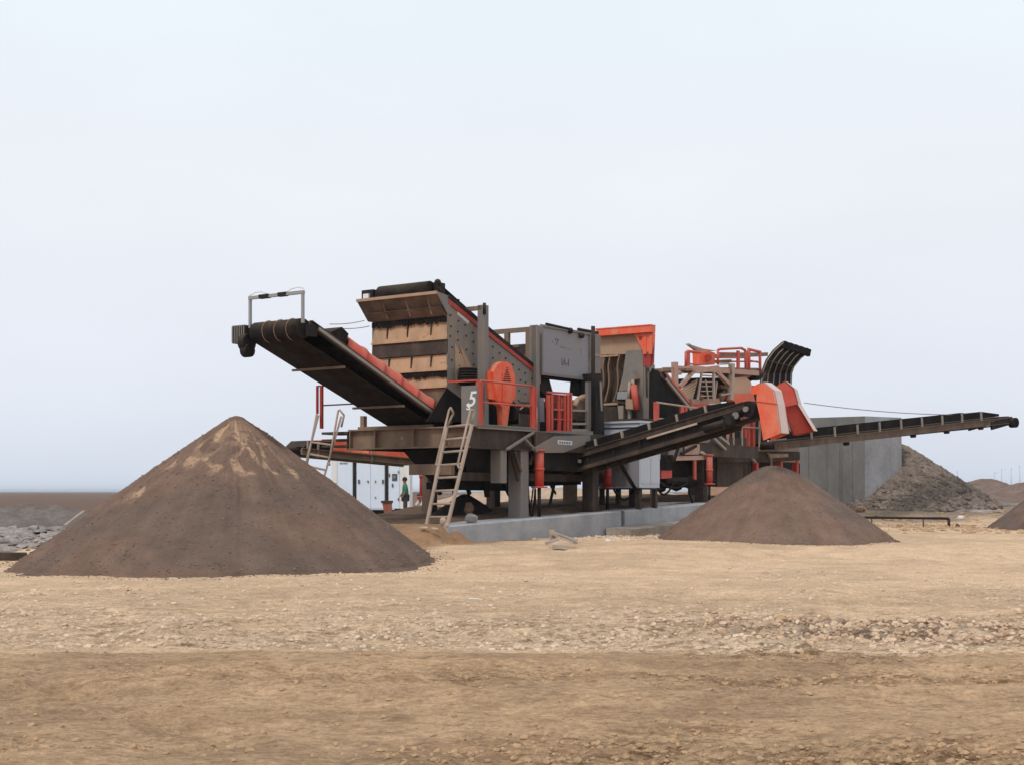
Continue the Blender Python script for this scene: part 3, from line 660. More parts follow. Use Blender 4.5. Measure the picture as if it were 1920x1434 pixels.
# ------------------------------------------------------------------ conveyors
def conveyor(name, label, T, H, width, side='chassis', belt='belt', skirt='black', truss=.0, depth=.16, skirt_h=.2, nseg=6, seg0=.05, seg1=.97,
             drum_r=.2, idlers=8, legs=(), brackets=True, group=None, covers=None, skirts=True, lower='chassis', cross=(), strip=None, gap=.0, tail_drum=.16, fl=0.0):
    T = Vector(T); H = Vector(H)
    ang = math.atan2(H.y - T.y, H.x - T.x); fr = Frame(T.x, T.y, ang); L2 = math.hypot(H.x - T.x, H.y - T.y)
    gzv = g1(T.x, T.y); th = math.atan2(H.z - T.z, L2); Ls = math.hypot(L2, H.z - T.z)
    c, s_ = math.cos(th), math.sin(th)
    S = lambda s, y, n: Vector((s * c - n * s_, y, T.z + s * s_ + n * c))
    th_ = Thing(name, label, 'conveyor', (0, 0, gzv), fr, group)
    N = Vector((-s_, 0, c)); hw = width / 2
    # belt: closed loop round both drums
    def loop(r0, r1, off):
        pts = []
        for i in range(9): a = -math.pi / 2 + math.pi * i / 8; pts.append(S(Ls + math.cos(a) * (r0 + off), 0, -r0 + math.sin(a) * (r0 + off)))
        for i in range(9): a = math.pi / 2 + math.pi * i / 8; pts.append(S(math.cos(a) * (r1 + off), 0, -r1 + math.sin(a) * (r1 + off)))
        return pts
    ou, inn = loop(drum_r, tail_drum, .012), loop(drum_r, tail_drum, 0.0)
    m = MB(); n = len(ou); bw = hw - .09
    vs = []
    for y in (-bw, bw):
        vs += [p + Vector((0, y, 0)) for p in ou]; vs += [p + Vector((0, y, 0)) for p in inn]
    fs = []
    for i in range(n):
        j = (i + 1) % n
        fs += [(i, j, 2 * n + j, 2 * n + i), (n + i, 3 * n + i, 3 * n + j, n + j), (i, n + i, n + j, j), (2 * n + i, 2 * n + j, 3 * n + j, 3 * n + i)]
    m.add(vs, fs, True); th_.part('belt', belt, m)
    th_.part('drum', 'dark', MB().tube(S(Ls, -bw - .03, -drum_r), S(Ls, bw + .03, -drum_r), drum_r - .01, n=18))
    th_.part('drum', 'dark', MB().tube(S(0, -bw - .03, -tail_drum), S(0, bw + .03, -tail_drum), tail_drum - .01, n=18))
    # side frames
    for sgn in (-1, 1):
        y = sgn * hw; m = MB()
        m.bar(S(-.1, y, -depth / 2 - gap), S(Ls - .05, y, -depth / 2 - gap), .05, depth, up=N)
        m.bar(S(-.1, y + sgn * .03, -gap - .012), S(Ls - .05, y + sgn * .03, -gap - .012), .09, .024, up=N)
        m.bar(S(-.1, y + sgn * .03, -depth - gap + .012), S(Ls - .05, y + sgn * .03, -depth - gap + .012), .09, .024, up=N)
        f = th_.part('side_frame', side, m)
        if truss > 0:
            m = MB(); m.bar(S(.1, y, -truss), S(Ls - .7, y, -truss), .07, .10, up=N)
            k = max(3, int(Ls / .9))
            th_.part('lower_chord', lower, m); m = MB()
            for i in range(k + 1):
                s0 = .1 + (Ls - .8) * i / k
                m.bar(S(s0, y, -depth - gap), S(s0, y, -truss), .05, .05)
            th_.part('truss_upright', 'dark', m)
            th_.part('shield_sheet', 'dark', MB().box(0, 0, 0, 0, 0, 0) if False else MB().prism([S(.1, y - sgn * .035, -depth - gap), S(Ls - .7, y - sgn * .035, -depth - gap), S(Ls - .7, y - sgn * .035, -truss + .04), S(.1, y - sgn * .035, -truss + .04)], (0, -sgn * .01, 0)))
        if strip:
            th_.part('edge_strip', strip, MB().bar(S(-.1, y + sgn * .055, -depth * .45 - gap), S(Ls - .3, y + sgn * .055, -depth * .45 - gap), .03, depth * .5, up=N))
        if skirts:
            for i in range(nseg):
                s0 = Ls * (seg0 + (seg1 - seg0) * i / nseg) + .03; s1 = Ls * (seg0 + (seg1 - seg0) * (i + 1) / nseg) - .03
                yy = sgn * (hw - .05)
                e = skirt_h * (.35 if (i == nseg - 1) else 1.0)
                th_.part('skirt_board', skirt, MB().prism([S(s0, yy, .02 + fl), S(s1, yy, .02 + fl), S(s1, yy, .02 + fl + e), S(s0, yy, .02 + fl + skirt_h)], (0, sgn * .02, 0)))
                if brackets and i < nseg - 1:
                    th_.part('bracket', 'strip', MB().bar(S(s1 + .03, y + sgn * .0, -gap), S(s1 + .03, y + sgn * .0, .02 + fl + skirt_h), .06, .05))
    for i in range(idlers):
        s0 = Ls * (i + .7) / (idlers + .4)
        m = MB().tube(S(s0, -bw - .02, -2 * tail_drum * .9 - .035), S(s0, bw + .02, -2 * tail_drum * .9 - .035), .045, n=8)
        th_.part('return_roller', 'dark', m)
    for s0 in cross:
        th_.part('cross_bar', 'brown', MB().bar(S(s0, -hw - .03, -2 * (tail_drum + (drum_r - tail_drum) * s0 / Ls) - .04), S(s0, hw - .02, -2 * (tail_drum + (drum_r - tail_drum) * s0 / Ls) - .04), .06, .05))
    for (s0, zb_) in legs:
        for sgn in (-1, 1):
            p = S(s0, sgn * hw, -depth); th_.part('leg', side, MB().bar(p, (p.x, p.y, zb_), .09).box(p.x - .12, p.x + .12, p.y - .12, p.y + .12, zb_, zb_ + .02))
    th_.S, th_.L = S, Ls
    return th_

# main discharge conveyor over the big pile
b_c, aH, aT = 1.90, -4.50, .25
H1 = F.w(aH, b_c, 5.16); T1 = F.w(aT, b_c, 3.22)
C1 = conveyor('discharge_conveyor', 'wide black belt conveyor with red covers rising left over the biggest pile', T1, H1, 1.58, side='chassis', depth=.15, drum_r=.22, tail_drum=.13,
              idlers=0, skirts=False, cross=(1.5, 3.7), strip='strip')
S, L1 = C1.S, C1.L
# drum wrap stripes and motor: -y side is the far (left) one seen from the camera when travelling towards it
for y in (-.30, .06, .42):
    m = MB()
    for i in range(10):
        a0, a1 = -1.9 + 3.4 * i / 10, -1.9 + 3.4 * (i + 1) / 10
        m.bar(S(L1 + math.cos(a0) * .235, y, -.22 + math.sin(a0) * .235), S(L1 + math.cos(a1) * .235, y, -.22 + math.sin(a1) * .235), .03, .004, up=(0, 1, 0))
    C1.part('worn_stripe', 'tan2', m)
far = 1 if (F.w(0, 0, 0) and C1.fr.B.dot(F.B) > 0) else -1
mt = C1.part('motor', 'dark', MB().box(L1 * math.cos(.4) * 0 + S(L1, 0, 0).x - .16, S(L1, 0, 0).x + .16, far * .98 if far > 0 else -1.42, 1.42 if far > 0 else -.98, S(L1, 0, -.42).z, S(L1, 0, -.42).z + .36))
m = MB()
for i in range(6): y = far * (1.02 + i * .07); m.box(S(L1, 0, 0).x - .18, S(L1, 0, 0).x + .18, y - .012, y + .012, S(L1, 0, -.44).z, S(L1, 0, -.44).z + .40)
C1.part('cooling_fin', 'grey', m, mt)
C1.part('gearbox', 'dark', MB().tube(S(L1, far * .84, -.45), S(L1, far * 1.02, -.45), .2, n=14).tube(S(L1 - .05, far * .80, -.62), S(L1 - .05, far * .98, -.62), .15, n=12))
for sgn in (-1, 1):
    C1.part('bearing', 'dark', MB().box(S(L1, 0, 0).x - .15, S(L1, 0, 0).x + .13, sgn * .86 - .04, sgn * .86 + .04, S(L1, 0, -.27).z - .12, S(L1, 0, -.27).z + .12))
m = MB()
for sgn in (-1, 1):
    p = S(L1 + .14, sgn * .80, -.16); q = p + Vector((0, 0, .66)); m.bar(p, q, .055)
p = S(L1 + .14, -.83, -.16) + Vector((0, 0, .66)); q = S(L1 + .14, .83, -.16) + Vector((0, 0, .66)); m.bar(p, q, .07)
C1.part('gantry', 'steel', m)
pts = [p.lerp(q, t) + Vector((0, 0, .05 + .07 * math.sin(t * 9))) for t in [i / 9 for i in range(10)]]
C1.part('cable', 'white', MB().path(pts, .012, n=5))
C1.part('marker', 'dark', MB().bar(p.lerp(q, .2), p.lerp(q, .38), .09).bar(p.lerp(q, .55), p.lerp(q, .7), .09))
near = -far
C1.part('hood', 'black', MB().prism([S(L1 - .75, near * .8, 0), S(L1 - 1.25, near * .8, 0), S(L1 - 1.25, near * .8, .30), S(L1 - 1.0, near * .8, .34), S(L1 - .75, near * .8, .1)], (0, -near * 1.5, 0)))
for i in range(5):
    s0 = .45 + i * .66; s1 = s0 + .69
    rings = []
    for (s_, r_) in ((s0, .0), (s0 + .02, .03), (s0 + .09, .03), (s0 + .1, .0), (s1, .0)):
        o_, i_ = [], []
        for k in range(13):
            a = math.pi * k / 12
            o_.append(S(s_, near * math.cos(a) * (.79 + r_), .02 + math.sin(a) ** .45 * (.38 + r_))); i_.append(S(s_, near * math.cos(a) * (.77 + r_), .0 + math.sin(a) ** .45 * (.36 + r_)))
        rings.append(o_ + i_[::-1])
    C1.part('belt_cover', 'red', MB().rings(rings))
# left rear conveyor with red hood, seen behind the front beam
p0 = W.px(540, 838, Y=39.0); p1 = W.px(775, 861, Y=42.5)
C2 = conveyor('rear_conveyor', 'brown conveyor with red hood pieces below and behind the front beam, left', (p1.x, p1.y, p1.z), (p0.x, p0.y, p0.z), 1.1, side='brown', depth=.19, drum_r=.08, tail_drum=.08, idlers=0, skirts=False, gap=.02)
nr = -1 if C2.fr.B.y > 0 else 1
def c2pos(px):  # distance along the belt for a photo x
    return C2.L * (775 - px) / (775 - 540)
for a, b, h, mm in ((665, 747, .20, 'orange'), (618, 658, .10, 'orange'), (592, 634, .30, 'orange')):
    s1, s0 = c2pos(a), c2pos(b)
    C2.part('hood', mm, MB().prism([C2.S(s0, nr * .5, .0), C2.S(s1, nr * .5, .0), C2.S(s1 - .05, nr * .46, h), C2.S(s0 + .05, nr * .46, h)], (0, -nr * .9, 0)))
s1, s0 = c2pos(548), c2pos(596)
C2.part('end_hood', 'black', MB().prism([C2.S(s0, nr * .5, 0), C2.S(s1, nr * .5, 0), C2.S(s1 - .25, nr * .5, .22), C2.S(s0, nr * .5, .24)], (0, -nr * .9, 0)))
for px in (552, 570, 668):
    C2.part('bracket', 'strip', MB().bar(C2.S(c2pos(px), nr * .58, -.25), C2.S(c2pos(px), nr * .58, .2), .05))
# transfer conveyor towards the first orange chute
H3 = W.px(1413, 754, Y=34.4); T3 = W.px(1020, 871, Y=38.1)
C3 = conveyor('side_conveyor', 'dark conveyor rising from under the plant to the nearer orange chute', T3, H3, .95, side='chassis', depth=.18, truss=.46, lower='chassis', skirt_h=.17, nseg=7, seg0=.06, seg1=.96, drum_r=.2, tail_drum=.2, idlers=7)
S3, L3 = C3.S, C3.L
ns3 = -1
C3.part('bright_strip', 'rail', MB().bar(S3(L3 * .56, ns3 * .545, -.20), S3(L3 * .79, ns3 * .545, -.20), .03, .05))
C3.part('motor', 'dark', MB().tube(S3(L3 * .82, ns3 * .60, -.40), S3(L3 * .91, ns3 * .60, -.40), .10, n=12).tube(S3(L3 * .93, ns3 * .64, -.34), S3(L3 * .93, ns3 * .5, -.34), .13, n=14))
C3.part('bearing', 'grey', MB().tube(S3(L3, -.56, -.2), S3(L3, -.46, -.2), .07, n=12).tube(S3(L3 - .3, -.56, -.28), S3(L3 - .3, -.5, -.28), .09, n=10))
C3.part('lamp_bracket', 'rail', MB().box(S3(L3 * .24, 0, 0).x - .03, S3(L3 * .24, 0, 0).x + .03, -.58, -.5, S3(L3 * .24, 0, -.33).z, S3(L3 * .24, 0, -.33).z + .09))
for s_ in (.28, .62):
    p = S3(L3 * s_, 0, -.55)
    C3.part('strut', 'chassis', MB().bar(S3(L3 * s_, .3, -.5), (S3(L3 * (s_ - .09), 0, 0).x, 1.3, 2.3), .07))
def P3(px, py, y):   # photo pixel onto a plane y = const of the side conveyor
    return C3.fr.px(px, py, b=y)
prof = [(1420, 720), (1432, 716), (1451, 731), (1457, 757), (1465, 811), (1431, 825), (1424, 778), (1418, 752)]
yn = -.56
front = [P3(x, y, yn) for x, y in prof]
ch = C3.part('chute', 'chute', MB().prism([front[i] for i in (0, 1, 2, 3, 4, 5, 6, 7)], (0, .03, 0)), label='nearer orange discharge chute')
C3.part('chute_side', 'orange', MB().prism([p + Vector((0, .46, 0)) for p in front], (0, -.03, 0)), ch)
m = MB()
for i in (0, 1, 2, 3):
    p, q = front[i], front[i + 1]; d = (q - p).normalized(); n_ = Vector((d.z, 0, -d.x)) * -1
    m.prism([p, q, q + n_ * -.025, p + n_ * -.025], (0, .46, 0))
C3.part('chute_sheet', 'pale', m, ch, label='dusty outer sheet, skylight painted into its pale tone')
C3.part('chute_seam', 'red', MB().bar(front[3] + Vector((0, -.01, 0)), front[7] + Vector((0, -.01, 0)), .02, .015), ch)
C3.part('head_cover', 'orange', MB().prism([P3(1407, 727, yn + .05), P3(1420, 720, yn + .05), P3(1424, 738, yn + .05), P3(1410, 739, yn + .05)], (0, .6, 0)))
# long conveyor to the right edge
T4 = W.px(1436, 829, Y=48.0); H4 = W.px(1874, 781, Y=56.0)
C4 = conveyor('long_conveyor', 'long slender conveyor rising past the concrete wall to the right edge', T4, H4, 1.0, side='midbrown', depth=.24, skirt_h=.26, nseg=10, seg0=.04, seg1=.95, drum_r=.17, tail_drum=.12, idlers=0, gap=.03, fl=.03)
S4, L4 = C4.S, C4.L
for f in (.27, .55, .70, .86):
    C4.part('return_roller', 'dark', MB().tube(S4(L4 * f, -.52, -.33), S4(L4 * f, -.34, -.33), .075, n=10))
C4.part('take_up', 'dark', MB().bar(S4(L4 - 1.35, -.52, -.30), S4(L4 + .05, -.52, -.16), .08, .30).bar(S4(L4 - 1.35, .52, -.30), S4(L4 + .05, .52, -.16), .08, .30))
C4.part('motor', 'black', MB().tube(S4(L4, -.75, -.26), S4(L4, -.5, -.26), .2, n=12))
# second chute
Y5 = 46.6
def P5(x, y): return W.px(x, y, Y=Y5)
c5 = Thing('discharge_chute', 'farther orange-red bent chute leaning onto the long right conveyor', 'chute', (W.px(1490, 812, Y=Y5).x, Y5, 3.3), W)
up_ = [(1455, 724), (1472, 714), (1489, 728), (1497, 757), (1470, 763), (1462, 745)]
lo_ = [(1470, 763), (1497, 757), (1527, 806), (1490, 815)]
bk = Vector((.42, 1.25, .02))
c5.part('upper_duct', 'red', MB().prism([P5(*p) for p in up_], (0, .03, 0)))
c5.part('lower_duct', 'deepred', MB().prism([P5(*p) + Vector((0, .10 if i < 2 else .3, 0)) for i, p in enumerate(lo_)], (0, .03, 0)))  # shade of the open interior painted in as a deeper red
c5.part('back_plate', 'red', MB().prism([P5(*p) + bk * .72 for p in up_[:4] + lo_[2:][:1] + lo_[3:] + up_[4:]], (0, .03, 0)))
m = MB()
out_ = [(1455, 724), (1472, 714), (1489, 728), (1497, 757), (1527, 806)]
for a, b in zip(out_, out_[1:]):
    p, q = P5(*a), P5(*b); m.prism([p, q, q + bk * .72, p + bk * .72], (-.02, 0, -.02))
c5.part('cover_sheet', 'pale', m)  # pale tone holds painted skylight over the dust
m = MB(); p, q = P5(1456, 740), P5(1490, 815); m.prism([p, q, q + bk * .72, p + bk * .72], (.02, 0, 0)); c5.part('inner_sheet', 'deepred', m)  # same deeper red carries the shade inside the chute

# inclined conveyor between crusher and jaw plant
T6 = F.px(1296, 765, b=.05); H6 = F.px(1230, 690, b=.05); T6 = F.px(1300, 770, b=.5); H6 = F.px(1231, 694, b=.5); T6.y = H6.y = 1.0; H6.x += .25
C6 = conveyor('feed_conveyor', 'steep black feed conveyor descending right from the orange crusher hood', F.w(*T6), F.w(*H6), 1.0, side='chassis', depth=.2, skirts=False, strip='strip', idlers=0, drum_r=.12, tail_drum=.12)
s6 = -1 if C6.fr.B.dot(F.B) > 0 else 1
ra, rb = F.px(1231, 754, b=-.1), F.px(1316, 766, b=-.1); rc, rd = F.px(1232, 784, b=-.1), F.px(1264, 786, b=-.1)
C6.part('guard_rail', 'rail', MB().path([C6.fr.l(F.w(*ra)), C6.fr.l(F.w(*rb))], .03, n=6).path([C6.fr.l(F.w(*rc)), C6.fr.l(F.w(*rd))], .025, n=6))
for x0_, x1_, y0_, y1_ in ((1228, 1236, 753, 800), (1277, 1283, 760, 800), (1285, 1289, 760, 800)):
    C6.part('rail_post', 'red', MB().prism([C6.fr.l(F.w(*F.px(x, y, b=-.12))) for x, y in ((x0_, y0_), (x1_, y0_), (x1_, y1_), (x0_, y1_))], (0, -s6 * .05, 0)))
C6.part('side_shield', 'black', MB().prism([C6.fr.l(F.w(*F.px(x, y, b=.47))) for x, y in ((1224, 690), (1290, 757), (1294, 800), (1218, 800), (1219, 700))], (0, -s6 * .03, 0)))
for i in range(4):
    s0 = C6.L * (.08 + .16 * i)
    C6.part('cover', 'red', MB().prism([C6.S(s0, s6 * .42, .02), C6.S(s0 + .5, s6 * .42, .02), C6.S(s0 + .5, s6 * .4, .26), C6.S(s0, s6 * .4, .24)], (0, -s6 * .8, 0)))
# conveyor that feeds the top of the screen
H7 = F.px(833, 529, a=.20); H7.y = 2.1
zt7 = F.px(790, 531, a=.20).z
H7 = Vector((.30, 2.30, zt7)); T7 = Vector((3.0, 2.30, zt7 - 1.15))
C7 = conveyor('screen_feed_conveyor', 'black conveyor with a big drum over the tan screen box', F.w(*T7), F.w(*H7), 1.75, side='dark', depth=.16, skirts=False, idlers=3, drum_r=.24, strip=None)
f7 = 1 if C7.fr.B.dot(F.B) > 0 else -1
S7, L7 = C7.S, C7.L
C7.part('motor', 'dark', MB().box(S7(L7, 0, 0).x - .14, S7(L7, 0, 0).x + .2, min(f7 * .98, f7 * 1.36), max(f7 * .98, f7 * 1.36), S7(L7, 0, -.48).z, S7(L7, 0, -.48).z + .4))
C7.part('junction_box', 'white', MB().box(S7(L7, 0, 0).x + .2, S7(L7, 0, 0).x + .26, min(f7 * 1.08, f7 * 1.26), max(f7 * 1.08, f7 * 1.26), S7(L7, 0, -.4).z, S7(L7, 0, -.4).z + .22))
C7.part('bearing', 'dark', MB().ball(S7(L7, f7 * .9, -.05), .09).ball(S7(L7 - .05, -f7 * .9, .02), .09).box(S7(L7, 0, 0).x - .3, S7(L7, 0, 0).x + .05, -f7 * .9 - .04, -f7 * .9 + .04, S7(L7, 0, -.3).z, S7(L7, 0, 0).z))
C7.part('frame_end', 'strip', MB().bar(S7(L7 - 1.35, -f7 * .9, -.10), S7(L7 - .2, -f7 * .9, -.18), .05, .06))

# ------------------------------------------------------------------ screening plant
def A_(px, py, b): return F.px(px, py, b=b)
def B_(px, py, a): return F.px(px, py, a=a)
SP = Thing('screening_plant', 'big grey vibrating screen plant with tan panels on a brown chassis, at the left', 'screening plant', (0, 0, slab_top(0)))
P = SP.part
# front cross beam
a0 = -.42; zT = 3.0; zB = 2.50; bN = 0.0; bF = B_(652, 800, a0).y
m = MB().box(a0, a0 + .26, bN, bF, zT - .035, zT).box(a0, a0 + .26, bN, bF, zB, zB + .035).box(a0 + .12, a0 + .14, bN, bF, zB + .035, zT - .035)
fb = P('front_beam', 'brown', m)
for px in (655, 702, 773, 833): 
    b = B_(px, 820, a0).y; P('stiffener', 'brown', MB().box(a0 + .01, a0 + .12, b - .015, b + .015, zB + .035, zT - .035), fb)
P('rust_mark', 'tan2', MB().box(a0 + .113, a0 + .12, B_(748, 820, a0).y - .03, B_(748, 820, a0).y + .03, 2.72, 2.79), fb)
# landing at the far end
bL = B_(603, 800, a0).y
P('landing', 'chassis', MB().box(a0, a0 + .7, bF, bL, zT - .10, zT - .04).box(a0, a0 + .7, bF, bL, zT - .26, zT - .22).box(a0, a0 + .7, bF, bL, zT - .42, zT - .38).box(a0 + .1, a0 + .6, bF, bF + .12, zB, zT - .1))
# far railing (red posts, dark rails)
m = MB()
for px in (595, 603): b = B_(px, 760, a0).y; m.bar((a0, b, B_(px, 723, a0).z), (a0, b, B_(px, 775 if px == 595 else 803, a0).z), .07 if px == 603 else .05)
rl = P('far_railing', 'deepred', m)
m = MB().bar((a0, bL + .12, B_(595, 724, a0).z), (a0 + .2, 2.6, B_(595, 724, a0).z), .035).bar((a0, bL, B_(600, 760, a0).z), (a0 + .2, 2.6, B_(600, 760, a0).z + .02), .035)
P('far_rail_bar', 'chassis', m, rl)
# side beams and chassis
for b in (.02, 3.3):
    P('side_beam', 'chassis', MB().box(a0 + .27, 7.4, b, b + .04, 2.52, 2.96).box(a0 + .27, 7.4, b - .06, b + .10, 2.48, 2.52).box(a0 + .27, 7.4, b - .06, b + .10, 2.96, 2.995))
P('deck_edge', 'grey', MB().box(-.02, 2.52, -.10, -.04, 2.955, 3.06).box(-.02, 2.52, -.10, .80, 3.0, 3.03))
P('deck_plate', 'chassis', MB().box(a0 + .27, 7.3, .1, 3.2, 2.93, 2.955))
# angled bracket plate with a sign
poly = [(998, 841), (1040, 817), (1107, 815), (1107, 829), (1057, 848), (1023, 848)]
br = P('bracket_plate', 'grey', MB().prism([A_(x, y, -.14) for x, y in poly], (0, .03, 0)))
P('sign_plate', 'sticker', MB().prism([A_(x, y, -.146) for x, y in ((1046, 824), (1073, 826), (1073, 834), (1046, 832))], (0, .004, 0)), br)
m = MB()
for k in range(5):
    m.prism([A_(x, y, -.150) for x, y in ((1049 + k * 4.4, 827 + k * .3), (1051.6 + k * 4.4, 827.2 + k * .3), (1051.6 + k * 4.4, 830.4 + k * .3), (1049 + k * 4.4, 830.2 + k * .3))], (0, .003, 0))
P('sign_print', 'ink', m, br)
P('diagonal_brace', 'grey', MB().bar(A_(950, 842, -.1), A_(1000, 810, -.1), .08, .05).bar(A_(984, 823, -.1), A_(1006, 846, -.1), .08, .05))
P('rear_bracket', 'grey', MB().prism([A_(x, y, -.05) for x, y in ((1003, 808), (1112, 808), (1112, 818), (1003, 818))], (0, .06, 0)))
P('lower_rail', 'chassis', MB().box(2.4, 7.4, -.12, -.06, 2.48, 2.96))
# belly: hoppers, beams and cross members
P('belly_hopper', 'dark', MB().add([(.2, .4, 2.48), (5.6, .4, 2.48), (5.6, 2.4, 2.48), (.2, 2.4, 2.48), (.7, .8, 1.70), (4.6, .8, 1.70), (4.6, 1.9, 1.70), (.7, 1.9, 1.70)],
                                    [(0, 1, 2, 3), (7, 6, 5, 4), (0, 4, 5, 1), (1, 5, 6, 2), (2, 6, 7, 3), (3, 7, 4, 0)]))
P('under_beam', 'brown', MB().box(-.1, 1.6, 1.0, 1.16, 1.80, 2.02), label='dusty brown lower beam at the front')
for b, a_s in ((.55, .1), (2.9, 2.0)):
    P('under_beam', 'chassis', MB().box(a_s, 7.2, b, b + .14, 1.72, 1.92))
P('cross_member', 'brown', MB().box(-.15, 0.0, .6, 1.9, 1.86, 2.12))
P('under_conveyor', 'dark', MB().bar((.9, 1.7, 1.60), (6.6, 1.7, 1.74), 1.0, .18).bar((.6, 1.45, 1.63), (3.4, 1.45, 1.60), .1, .26))
m = MB()
for a in (.3, .9, 1.5): m.bar((a, 1.4, 1.7), (a + .15, 1.4, 1.38), .08)
m.bar((1.9, 1.1, 1.7), (2.0, 1.1, 1.32), .10); m.bar((2.4, .9, 1.7), (2.7, .9, 1.35), .07)
P('hanging_bracket', 'dark', m)
def leg(px0, px1, ytop, b, ybot=None, mat='chassis', w=None, name='leg', lab=None):
    p = A_((px0 + px1) / 2, 900, b); zt_ = A_((px0 + px1) / 2, ytop, b).z
    zb_ = slab_top(p.x) if ybot is None else A_((px0 + px1) / 2, ybot, b).z
    w = w or .24
    m = MB().box(p.x - w / 2, p.x + w / 2, b - .02, b + .02, zb_, zt_).box(p.x - w / 2, p.x + w / 2, b + w - .02, b + w + .02, zb_, zt_).box(p.x - .015, p.x + .015, b + .02, b + w - .02, zb_, zt_)
    m.box(p.x - w / 2, p.x - w / 2 + .02, b + .02, b + w - .02, zb_, zt_)
    if ybot is None: m.box(p.x - w * .8, p.x + w * .8, b - .08, b + w + .08, zb_, zb_ + .025)
    return P(name, mat, m, label=lab)
leg(973, 992, 843, .05, mat='grey', w=.34, lab='wide grey front leg on the concrete slab')
leg(1108, 1124, 843, .05, w=.30)
leg(806, 820, 843, 3.3, mat='brown', w=.26)
leg(924, 940, 843, 3.3, w=.26)
leg(1068, 1085, 850, 2.2, mat='brown', w=.28)
leg(936, 950, 843, .02, ybot=905, mat='grey', w=.26, name='stub_leg')
P('leg_brace', 'chassis', MB().bar(A_(964, 846, .0), A_(976, 884, .0), .07).bar(A_(956, 846, .1), A_(972, 900, .1), .06).bar(A_(993, 870, .1), A_(1003, 846, .1), .06))
def jack(px, ytop, ybot, b, mat='red', r=.11, lab=None, pl=None):
    p = A_(px, ytop, b); q = A_(px, ybot, b); q.x, q.y = p.x, p.y
    m = MB().tube(q, p, r, n=14).tube(q, q + Vector((0, 0, .04)), r * 1.75, n=14).tube(p - Vector((0, 0, .05)), p, r * 1.3, n=14)
    m.tube(q + Vector((0, 0, (p.z - q.z) * .45)), q + Vector((0, 0, (p.z - q.z) * .52)), r * 1.15, n=14)
    j = (pl or SP).part('support_jack', mat, m, label=lab)
    (pl or SP).part('jack_screw', 'dark', MB().tube(q, (q.x, q.y, slab_top(q.x)), r * .4, n=8), j)
jack(1011, 842, 914, -.05, 'red', .12)
jack(1139, 866, 915, .3, 'deepred', .12)
jack(794, 850, 932, 4.0, 'red', .11)
m = MB().bar(A_(1030, 905, 3.0), A_(1042, 925, 3.0), .05).bar(A_(1040, 903, 2.0), A_(1029, 954, 2.0), .06).bar(A_(1013, 916, 1.5), A_(1013, 956, 1.5), .03).bar(A_(1004, 916, 1.5), A_(1004, 956, 1.5), .03)
P('prop', 'chassis', m)
# hanging hoses under the plant
def hose(pl, px0, py0, px1, py1, sag, b, r=.022, name='hose', mat='black'):
    p, q = F.px(px0, py0, b=b), F.px(px1, py1, b=b); pts = []
    for i in range(13):
        t = i / 12; v = p.lerp(q, t); v.z -= sag * 4 * t * (1 - t); pts.append(v)
    return pl.part(name, mat, MB().path(pts, r, n=6))
hose(SP, 990, 905, 1004, 900, .9, .3); hose(SP, 985, 910, 1000, 910, .55, .5)
# ---- screen box
b0, b1 = .90, 3.30
side = [(838.5, 557), (1003, 690), (1003, 792), (905, 800), (862, 748), (838.5, 727)]
pts = [A_(x, y, b0) for x, y in side]
np_ = P('side_plate', 'plate', MB().prism(pts, (0, .02, 0)))
P('side_plate', 'plate', MB().prism([Vector((p.x, b1, p.z)) for p in pts], (0, -.02, 0)))
top0, top1 = A_(838.5, 557, b0), A_(1003, 690, b0)
P('red_edge', 'deepred', MB().prism([top0 + Vector((.02, -.03, -.03)), top1 + Vector((0, -.03, -.03)), top1 + Vector((0, -.03, -.14)), top0 + Vector((.02, -.03, -.16))], (0, .025, 0)), np_)
P('top_edge', 'dark', MB().bar(top0 + Vector((.02, -.02, .02)), top1 + Vector((0, -.02, .02)), .08, .05, up=(0, -1, 0)))
m = MB()
rng = random.Random(4)
for i in range(13):
    for k in range(5):
        t = (i + .5 + rng.uniform(-.15, .15)) / 13
        q = top0.lerp(top1, t) + Vector((0, -.005, -.35 - k * .27 + rng.uniform(-.04, .04)))
        if q.z > 3.35 + (.7 if t < .1 else 0): m.tube(q, q - Vector((0, .02, 0)), .022, n=6)
P('bolt', 'dark', m, np_)
P('sticker', 'sticker', MB().prism([A_(x, y, b0 - .004) for x, y in ((858, 584), (880, 602), (878, 608), (857, 589))], (0, .003, 0)), np_)
P('gusset', 'tan2', MB().prism([A_(x, y, b0 - .02) for x, y in ((853, 645), (882, 690), (860, 700), (856, 720))], (0, .015, 0)).prism([A_(x, y, b0 - .03) for x, y in ((862, 646), (886, 690), (884, 695), (875, 690))], (0, .015, 0)), np_)
P('interior_light_block', 'dark', MB().prism([Vector((p.x + (.16 if i in (0, 5) else 0), b0 + .03, p.z - (.12 if i in (0, 1) else 0))) for i, p in enumerate(pts)], (0, b1 - b0 - .06, 0)))  # solid dark fill added between the plates to block light
af = pts[0].x
def zf(y): return B_(768, y, af).z
def band(y0, y1, mat, name, out0, out1, th=.03):
    z0, z1 = zf(y0), zf(y1)
    return P(name, mat, MB().prism([(af - out0, b0, z0), (af - out1, b0, z1), (af - out1 + th, b0, z1), (af - out0 + th, b0, z0)], (0, b1 - b0, 0)))
def rib(pxs, y0, y1, out0, out1, par, mat='tan2'):
    for px in pxs:
        b = B_(px, 650, af).y; z0, z1 = zf(y0), zf(y1)
        P('rib', mat, MB().prism([(af - out0 - .06, b, z0), (af - out1 - .03, b, z1), (af - out1, b, z1), (af - out0, b, z0)], (0, .025, 0)), par)
t1 = band(607, 640, 'tan', 'chute_panel', -.05, .02); P('chute_lip', 'tan', MB().box(af - .05, af - .02, b0, b1, zf(642), zf(639)), t1); rib((727, 765, 809), 608, 632, -.05, .0, t1, 'chassis')
